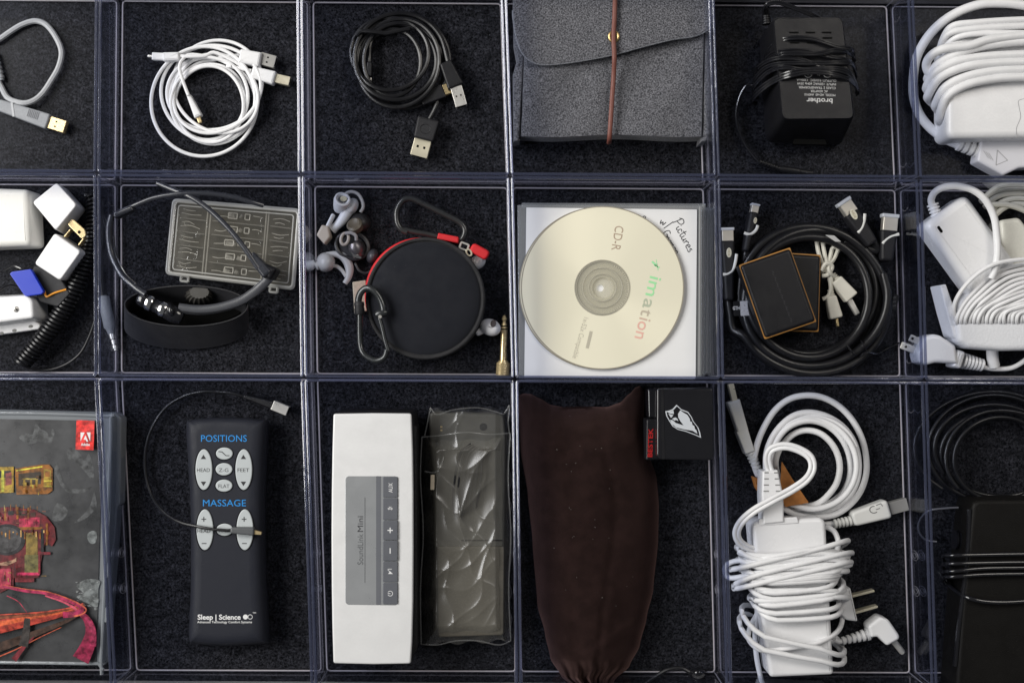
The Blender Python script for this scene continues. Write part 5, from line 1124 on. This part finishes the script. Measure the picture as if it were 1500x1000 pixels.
t = new_root('plastic_bag', 'crinkled clear plastic bag around the dark grey charger', 'bag', 682, 790)
def crinkle(x, y, s):
    w = x+16*math.sin(y*.027+s+.8*math.sin(x*.05))+8*math.sin(y*.071+2*s+x*.04); y = y+14*math.sin(x*.061+s)+9*math.sin(y*.037+x*.02)
    r = lambda q: 1-2*abs(math.sin(q))**.6
    return .9*r(w*.045+y*.021+s)+.6*r(w*.08-y*.034+2*s)+.45*r(w*.03+y*.075)+.3*math.sin(x*.15+y*.06)
BAG = clear('clear_poly_bag', (.93, .93, .91), .27, (.42, .40, .35), .13, ior=1.5, refl=1.3)
BAGF = clear('clear_poly_fold', (.93, .93, .91), .2, (.42, .42, .42), .08, ior=1.5, refl=1.2)
def bagsheet(q, z, nx, ny, amp, seed, name, m):
    bm = B(); g = []
    for j in range(ny+1):
        r = []
        for i in range(nx+1):
            u, v = i/nx, j/ny; a = Vector(q[0]).lerp(Vector(q[1]), u); b = Vector(q[3]).lerp(Vector(q[2]), u); p = a.lerp(b, v)
            e = min(1, 6*min(u, 1-u), 9*min(v, 1-v)+.3)
            px = p.x+(1-min(1, 8*min(u, 1-u)))*2.2*math.sin(p.y*.11+seed+1.5*math.sin(p.y*.043)); py = p.y+(1-min(1, 8*min(v, 1-v)))*2.5*math.sin(p.x*.16+seed)
            r.append(bm.verts.new(W(px, py, 6+(z-6)*e**.5+amp*e*crinkle(p.x, p.y, seed))))
        g.append(r)
    for j in range(ny):
        for i in range(nx): bm.faces.new((g[j][i], g[j][i+1], g[j+1][i+1], g[j+1][i]))
    return obj(name, bm, m, t)
bagsheet([(618, 638), (747, 634), (748, 938), (617, 943)], 31, 110, 240, 1.0, 1.0, 'front_sheet', BAG)
bagsheet([(632, 599), (745, 598), (746, 662), (622, 662)], 28, 90, 50, .7, 3.0, 'top_flap', BAGF)
for P in ([(618, 640), (650, 637), (682, 633), (715, 636), (747, 634)], [(617, 943), (640, 944), (668, 938), (700, 938), (730, 944), (748, 938)], [(618, 640), (616, 700), (620, 780), (616, 860), (617, 943)], [(747, 634), (744, 700), (748, 780), (745, 860), (748, 938)],
          [(630, 597), (640, 607), (664, 600), (700, 597), (726, 603), (738, 606), (746, 594)], [(746, 594), (744, 615), (746, 634)], [(630, 597), (627, 615), (622, 638)], [(650, 668), (640, 690), (622, 690)]):
    bm = B(); cord(bm, [(x, y, 31.5+crinkle(x, y, 1)) for x, y in P], 1.0, 6, 5, flat=.4); obj('crease', bm, BAGF, t)

# velvet pouch
t = new_root('velvet_pouch', 'dark brown velvet drawstring pouch stuffed full with a pointed corner', 'pouch', 862, 780)
VEL = mat('brown_velvet', (.0135, .0075, .007), .95, bump=.6, bscale=1400, var=.25, vscale=90, sheen=.42, spec=.03, sheentint=(.50, .30, .27), speck=(1000, .765, (.07, .045, .04)))
def pl(P):
    P = sorted(P); 
    def f(y):
        if y <= P[0][0]: return P[0][1]
        for (a, b), (c, d) in zip(P, P[1:]):
            if y <= c: s = (y-a)/(c-a); s = s*s*(3-2*s)*.5+s*.5; return b+(d-b)*s
        return P[-1][1]
    return f
Lx = pl([(560, 763), (580, 760), (620, 760), (655, 762), (724, 773), (793, 780), (885, 787), (926, 798), (963, 806), (990, 822), (1004, 838), (1030, 846), (1060, 838)])
Rx = pl([(560, 942), (580, 944), (632, 943), (665, 951), (700, 962), (740, 965), (790, 964), (862, 957), (905, 947), (945, 937), (975, 922), (996, 900), (1015, 886), (1040, 884), (1060, 890)])
Ty = pl([(0, 579), (.04, 576), (.10, 577), (.16, 583), (.26, 593), (.36, 596), (.5, 595), (.70, 596), (.80, 590), (.88, 577), (.94, 567), (.975, 565), (1, 572)])
bm = B(); g = []; nx, ny = 90, 150
for j in range(ny+1):
    v = j/ny; r = []
    for i in range(nx+1):
        u = i/nx; y = Ty(u)*(1-v)+1060*v; y_lr = 565+(1060-565)*v; x = Lx(y)*(1-u)+Rx(y)*u
        e = max(0, 1-abs(2*u-1)**3.0)**.55; ev = min(1, v*7)**.5
        if v > .8: ev *= 1-.35*min(1, (v-.8)/.12)
        z = 4+29*e*ev
        gath = max(0, min(1, (v-.79)/.1)); ctr = .5+.1*math.sin(v*9)
        z += e*ev*(1-gath)*(1.6*math.sin(u*11+2*math.sin(v*4)+v*2)+1.0*math.sin(v*15+u*4)*math.sin(u*7))
        z += gath*e*(4.5*math.sin(u*26+math.sin(v*18)*1.1)+2.0*math.sin(u*61+v*10)-2)
        z += e*ev*(1.3*math.sin(u*6.5+v*3)*math.sin(v*5.5+1)+1.1*math.exp(-((u-.62-.05*math.sin(v*6))/.04)**2)*(1-gath)*-1.3+1.0*math.exp(-((u-.30+.08*v)/.05)**2)*(1-gath))
        z += e*2.2*math.exp(-((v-.745-.05*math.sin(u*5))/.022)**2)
        z -= 7*math.exp(-((v-.0)/.05)**2)*math.exp(-((u-.45)/.25)**2)
        r.append(bm.verts.new(W(x, y, max(3.2, z))))
    g.append(r)
for j in range(ny):
    for i in range(nx): bm.faces.new((g[j][i], g[j][i+1], g[j+1][i+1], g[j+1][i]))
ring = g[0]+[r[-1] for r in g[1:]]+g[-1][-2::-1]+[r[0] for r in g[-2:0:-1]]; low = [bm.verts.new((v.co.x, v.co.y, .0028)) for v in ring]
for k in range(len(ring)): bm.faces.new((ring[k], ring[(k+1) % len(ring)], low[(k+1) % len(low)], low[k]))
obj('pouch_body', bm, VEL, t)
LINT = mat('lint', (.32, .28, .27), .9); bm = B()
for k in range(26):
    x, y = rnd.gauss(862, 42), rnd.uniform(610, 930)
    if not (790 < x < 945): continue
    L_ = rnd.choice([.3, .4, .5, .6, .8]); a = rnd.uniform(0, 6.28)
    cord(bm, [(x, y, 36.3), (x+L_*math.cos(a), y+L_*math.sin(a), 36.6), (x+L_*1.6*math.cos(a+.8), y+L_*1.6*math.sin(a+.8), 36.3)], .28, 2, 4)
# settle lint onto the pouch surface
from mathutils.bvhtree import BVHTree
pb_ = bpy.data.objects[[o.name for o in t.children if o.name.startswith('pouch_body')][0]]
bv = BVHTree.FromPolygons([v.co+OFF[pb_.name] for v in pb_.data.vertices], [p.vertices[:] for p in pb_.data.polygons])
for v in bm.verts:
    h_ = bv.ray_cast(Vector((v.co.x, v.co.y, .2)), Vector((0, 0, -1)))
    if h_[0]: v.co.z = h_[0].z+.0003+(v.co.z-.0364)
obj('lint_specks', bm, LINT, t, kind='stuff')

# black box with bird badge
t = new_root('power_bank', 'glossy black box printed with a white bird head beside the velvet pouch', 'charger', 1004, 620)
bm = B(); prism(bm, rpoly([(962, 569), (1045, 568), (1047, 667), (1043, 674), (966, 673), (962, 668)], 4, 5), 5, 44, 1.4, 4, bot=1.5); bx_ = obj('case', bm, BGLOSS, t)
bm = B(); prism(bm, rpoly([(968, 570), (972, 569), (974, 672), (970, 672)], 1), 44, 44.25, 0); obj('case_ridge', bm, BPLAS, t)
bm = B(); prism(bm, rpoly([(947, 614), (966, 613), (966, 673), (946, 674)], 2.5, 4), 5, 32, 1.2, 3); sb_ = obj('side_socket', bm, BPLAS, t)
bm = B(); prism(bm, rpoly([(949, 570), (966, 568), (966, 612), (950, 612)], 2.5, 4), 5, 26, 1.2, 3); obj('side_block', bm, BGLOSS, t)
text('BESTEK', 952.5, 648, 7, -88, 32.1, mat('red_print', (.45, .012, .012), .5), sb_, width=42, bold=.02)
WB = mat('bird_white', (.55, .58, .62), .5); z_ = 44.15
def flat(name, P, z, m, par):
    bm = B(); f = bm.faces.new([bm.verts.new(W(x, y, z)) for x, y in P]); bmesh.ops.triangulate(bm, faces=[f]); return obj(name, bm, m, par, smooth=False)
BO = [(974.5, 602), (980, 601), (985, 599), (991, 592.5), (998, 599), (1008, 603), (1013, 610), (1016, 617), (1023, 626), (1025.5, 633), (1027, 641), (1018, 637), (1005, 632), (993, 629), (985, 624), (980, 616), (976, 609)]
bb_ = flat('bird_badge', BO, z_, WB, bx_)
cb_ = (999, 617); BI = [(x+(cb_[0]-x)*.075, y+(cb_[1]-y)*.09) for x, y in BO]; flat('badge_field', BI, z_+.05, BGLOSS, bb_)
for nm, P in (('beak', [(977.5, 603.3), (986.5, 601.2), (987.2, 606), (982, 605.6)]), ('beak', [(979, 605.6), (986.3, 607.8), (983, 611.8)]), ('eye', [(984.5, 613), (989, 611), (992, 612.6), (993.8, 616.5), (990, 614.6), (988.5, 616)]),
              ('head', [(993.2, 606), (996.5, 600.6), (1002, 604.5), (1007, 607.4), (1010.5, 613.4), (1011, 617), (1013.5, 617.6), (1014.2, 622), (1017, 623.6), (1018, 628), (1020, 629.6), (1021.6, 635), (1014.5, 630.6), (1002, 628.6), (990.5, 625.6), (984, 620.5), (981.6, 614.4), (985.5, 615.2), (990, 619.3), (1001.5, 622.8), (997, 617), (993.6, 611)])):
    flat(nm, P, z_+.1, WB, bb_)
t = new_root('black_connector', 'small glossy black connector at the bottom beside the velvet pouch', 'connector', 1015, 985)
bm = B(); dome(bm, 1023, 985, 13, 9, 4, 14, n=24); obj('housing', bm, BGLOSS, t)
bm = B(); cord(bm, [(1012, 985, 8), (998, 978, 7), (978, 980, 6), (960, 990, 5), (945, 1000, 5)], 3, 8); obj('cord', bm, BCORD, t)

# white cable with leather strap
t = new_root('white_usb_cable', 'thick white cable coiled with a squared plug at each end', 'cable', 1190, 680)
zc_ = 8
out = [(1113, 700), (1105, 680), (1108, 655), (1118, 628), (1134, 602), (1155, 585), (1180, 579), (1205, 582), (1228, 594), (1247, 613), (1261, 638), (1268, 664), (1269, 692), (1261, 718), (1246, 738), (1224, 753), (1198, 757), (1170, 753), (1150, 745), (1135, 730), (1126, 705), (1122, 680), (1125, 655), (1138, 630), (1160, 610), (1185, 604), (1212, 610), (1236, 626), (1252, 650), (1258, 680), (1254, 708), (1240, 732), (1216, 746), (1190, 749), (1160, 742), (1140, 722), (1130, 700), (1128, 675), (1136, 648), (1154, 626), (1180, 616), (1206, 620), (1228, 636), (1242, 660), (1246, 688), (1240, 712), (1226, 730), (1200, 742), (1172, 738), (1150, 724), (1140, 700), (1136, 676), (1144, 654), (1162, 636), (1182, 630), (1204, 636), (1222, 655), (1230, 680), (1226, 706), (1212, 726), (1196, 738), (1172, 744), (1158, 752), (1170, 762), (1195, 768), (1224, 766)]
P = [(x, y, 7+9*(.5+.5*math.sin(k*.33+1))*min(1, k/6)*min(1, (len(out)-1-k)/6)) for k, (x, y) in enumerate(out)]
P = [(1108, 684, 7)]+P
bm = B(); cord(bm, P, 4.7, 5, 10); obj('cord', bm, WCORD, t)
bm = B(); cord(bm, [(x, y, z+3) for x, y, z in coil([(1186, 676, 58, 60), (1190, 678, 66, 68)], 100, 1.7, 10, 6, 77, 15)], 4.4, 5, 10); obj('cord', bm, WCORD, t)
SWG = mat('soft_grey_white', (.64, .64, .62), .4, bump=.1)
block('plug_housing', t, (1075, 587), (1098, 662), 19, 15, 3, 13, SWG, 1.5, 2); block('plug_collar', t, (1087, 630), (1099, 663), 17.5, 15, 3, 13.6, SWG, 1.2, 1)
block('connector_shell', t, (1071, 562), (1077, 588), 8, 8, 4, 11, BRASSY, .3, .5); ribs(t, (1099, 662), (1110, 688), 8, 6.5, 8, 5, SWG)
ribs(t, (1222, 767), (1254, 761), 7, 8, 10, 6, SWG); block('plug_housing', t, (1250, 761), (1304, 745), 21, 28, 4, 15, SWG, 2, 6); usb_a(t, (1304, 745), (1330, 738), 18, 6, 12, mat('dull_steel', (.36, .35, .33), .35, .5), holes=False)
bm = B(); stroke(bm, [(1280+6*math.cos(q), 746+5*math.sin(q)) for q in [math.radians(40+20*k) for k in range(13)]], 15.1, 1.4); stroke(bm, [(1283, 740), (1290, 737), (1293, 741)], 15.1, 1.2); stroke(bm, [(1283, 746), (1289, 744)], 15.1, 1.2); obj('printed_symbol', bm, mat('grey_ink2', (.16, .16, .16), .5), t, smooth=False)
t = new_root('leather_strap', 'small tan leather strap tucked under the white cable coil', 'strap', 1150, 710)
LTH = mat('tan_leather', (.40, .155, .035), .6, bump=.3, bscale=1500, var=.12, vscale=250)
bm = B(); loft(bm, [(rpoly([(1145, 676), (1160, 700), (1184, 735), (1150, 742), (1143, 720)], 2), 14), (rpoly([(1145, 675), (1160, 700), (1185, 736), (1150, 742), (1142, 720)], 2), 21), ]); obj('strap_end', bm, LTH, t)
bm = B(); prism(bm, rpoly([(1103, 698), (1110, 700), (1122, 725), (1120, 732), (1108, 715)], 2), 8, 16, .6); obj('strap_end', bm, LTH, t)

# white power brick bottom
t = new_root('white_power_brick', 'white power brick wound many times with its white cord', 'power adapter', 1165, 870)
bm = B(); prism(bm, rpoly([(1102, 768), (1111, 763), (1203, 758), (1210, 764), (1216, 880), (1222, 988), (1128, 992), (1112, 880)], 6, 6), 4, 32, 3, 6, bot=2); obj('brick', bm, SW, t)
bm = B(); prism(bm, rpoly([(1112, 760), (1168, 757), (1170, 766), (1112, 770)], 1.5), 30, 32.6, .5); obj('socket_frame', bm, SW, t)
bm = B(); prism(bm, rpoly([(1117, 690), (1140, 688), (1148, 726), (1149, 765), (1118, 768), (1116, 726)], 2, 3), 17, 34, 1.6, 4); cn = obj('connector', bm, SW, t)
for y in (692, 701, 710, 719):
    for s in (-1, 1):
        w_ = 11+(y-690)*.12; cx_ = 1130+(y-690)*.05
        bm = B(); prism(bm, rrect(cx_+s*w_*.62, y, w_*.55, 2, .4), 33.8, 34.1, 0); obj('slot', bm, mat('slot_grey', (.25, .25, .25), .7), cn)
for o_ in (-2.9, 2.9):
    pth = [(1128, 690), (1124, 672), (1130, 658), (1150, 653), (1172, 659), (1187, 670), (1190, 686), (1181, 702), (1160, 717), (1132, 732), (1104, 748), (1086, 764), (1079, 780), (1084, 794), (1098, 803), (1115, 808)]
    zs = [30, 31, 33, 35, 37, 39, 40, 41, 41, 41, 40, 38, 35, 32, 30, 28]; Q = []
    for k, (x, y) in enumerate(pth):
        a = Vector(pth[max(0, k-1)]); b = Vector(pth[min(len(pth)-1, k+1)]); d = (b-a).normalized(); Q.append((x-d.y*o_, y+d.x*o_, zs[k]))
    bm = B(); cord(bm, Q, 3.3, 7, 10); obj('flat_cord', bm, WCORD, t)
def wobj(c0, c1, hw, tn, tilt, bow, seed, r=3.8, hz=19.5, jit=4, hw1=None, zc=18, ph0=-math.pi/2, e=.5):
    bm = B(); wrapcord(bm, c0, c1, hw, zc, hz, tn, r, tilt, bow, seed, jit, 22, e, hw1, 9, ph0); obj('wound_cord', bm, WCORD, t)
wobj((1160, 802), (1166, 842), 80, 6, 10, 4, 3, jit=6)
wobj((1161, 818), (1168, 872), 72, 7, 9, 12, 12, hz=21, jit=6)
wobj((1156, 812), (1164, 848), 88, 3, -6, -4, 33, hz=22, jit=5)
wobj((1162, 835), (1170, 895), 64, 5, 6, 16, 9, hz=21.5, jit=5)
wobj((1160, 915), (1160, 946), 76, 2, 22, 22, 21, hz=21, jit=4)
bm = B(); cord(bm, [(1208, 770, 26), (1222, 778, 24), (1228, 795, 24), (1222, 810, 28), (1200, 820, 34), (1160, 826, 38), (1110, 838, 36), (1070, 846, 26), (1062, 832, 22), (1074, 822, 24), (1110, 818, 36), (1150, 812, 40), (1200, 804, 38), (1240, 816, 26), (1236, 834, 20)], 3.9, 8, 10); obj('wound_cord', bm, WCORD, t)
bm = B(); cord(bm, [(1232, 880, 12), (1234, 905, 14), (1226, 925, 26), (1200, 940, 34), (1160, 948, 35), (1118, 952, 34), (1098, 938, 28), (1098, 920, 18), (1108, 900, 12)], 3.7, 8, 10); obj('wound_cord', bm, WCORD, t)
bm = B(); cord(bm, [(1112, 880, 16), (1106, 920, 14), (1108, 960, 12), (1114, 990, 12), (1120, 1010, 12)], 3.7, 8, 10); obj('wound_cord', bm, WCORD, t)
bm = B(); prism(bm, rpoly([(1233, 866), (1246, 860), (1257, 910), (1240, 908), (1232, 900)], 3), 4, 18, 1.5); pg = obj('plug_body', bm, SW, t)
for a, b in (((1249, 873), (1281, 865)), ((1254, 897), (1286, 888))):
    p_ = block('prong', t, a, b, 3.4, 3, 8, 15, BRASSY, .2, .5)
t = new_root('angled_plug', 'white right angled barrel plug beside the wound power brick', 'plug', 1290, 935)
bm = B(); cord(bm, [(1222, 936, 12), (1228, 939, 10), (1236, 938, 9)], 3.4, 6); obj('cord', bm, WCORD, t)
ribs(t, (1234, 938), (1276, 927), 6, 10, 9, 6, SW); bm = B(); prism(bm, rpoly([(1272, 917), (1290, 903), (1302, 907), (1318, 930), (1318, 936), (1300, 946), (1286, 932), (1276, 934)], 4, 4), 3, 17, 2, 4); obj('elbow', bm, SW, t)
bm = B(); rev(bm, (1308, 937, 9), (1323, 956, 9), [(0, 5), (.2, 4.6), (.9, 4.4), (1, 3.2)], 16); obj('barrel', bm, STEEL, t)

# black power brick right
t = new_root('black_power_brick', 'black power brick at the bottom right corner with glossy wrapped wires', 'power adapter', 1460, 880)
BMAT = mat('speckled_black', (.006, .0055, .005), .5, spec=.2, bump=.5, bscale=1500, speck=(1100, .70, (.03, .027, .024)))
bm = B(); prism(bm, rpoly([(1425, 732), (1600, 730), (1600, 1040), (1398, 1040), (1409, 890)], 14, 6), 4, 37, 3, 6, bot=2); obj('brick', bm, BMAT, t)
bm = B(); cord(bm, [(1420, 745, 35.5), (1418, 800, 35.5), (1413, 850, 35.5), (1404, 920, 35.5), (1399, 975, 35)], 3.2, 6, 8); obj('edge_bead', bm, BGLOSS, t)
for y, ye in ((814, 811), (826, 823), (837, 831), (845, 840)):
    bm = B(); cord(bm, [(1400, y+16, 10), (1384, y+8, 20), (1382, y, 32), (1400, y-1, 40.5), (1440, ye+1, 41.5), (1500, ye, 41.5), (1580, ye, 41)], 2.9, 8, 10); obj('wound_wire', bm, BGLOSS, t)
bm = B(); cord(bm, [(1376, 838, 10), (1392, 858, 20), (1416, 874, 38), (1450, 881, 41.5), (1500, 880, 41.5), (1560, 872, 41)], 3.2, 8, 10); obj('wound_wire', bm, BGLOSS, t)
ribs(t, (1398, 790), (1420, 792), 14, 12, 18, 5, BPLAS)
t = new_root('black_cord_coil', 'black cords coiled above the black power brick', 'cord', 1450, 650)
for q, (E, th, tn, sd, r) in enumerate([([(1452, 652, 112, 82), (1456, 656, 98, 76)], 130, 1.5, 4, 3.3), ([(1460, 658, 92, 68), (1464, 664, 84, 64)], 150, 1.7, 6, 3.6), ([(1462, 668, 76, 72), (1466, 672, 70, 60)], 140, 1.5, 8, 3.3)]):
    bm = B(); cord(bm, coil(E, th, tn, 5+q*3, 5, sd, 15), r, 5, 9); obj('cord', bm, BCORD, t)
bm = B(); cord(bm, [(1404, 743, 22), (1385, 744, 20), (1360, 748, 16), (1347, 762, 12), (1346, 778, 9), (1356, 790, 8), (1372, 793, 9)], 1.5, 8, 8); obj('cord', bm, mat('grey_wire', (.10, .10, .11), .25), t)
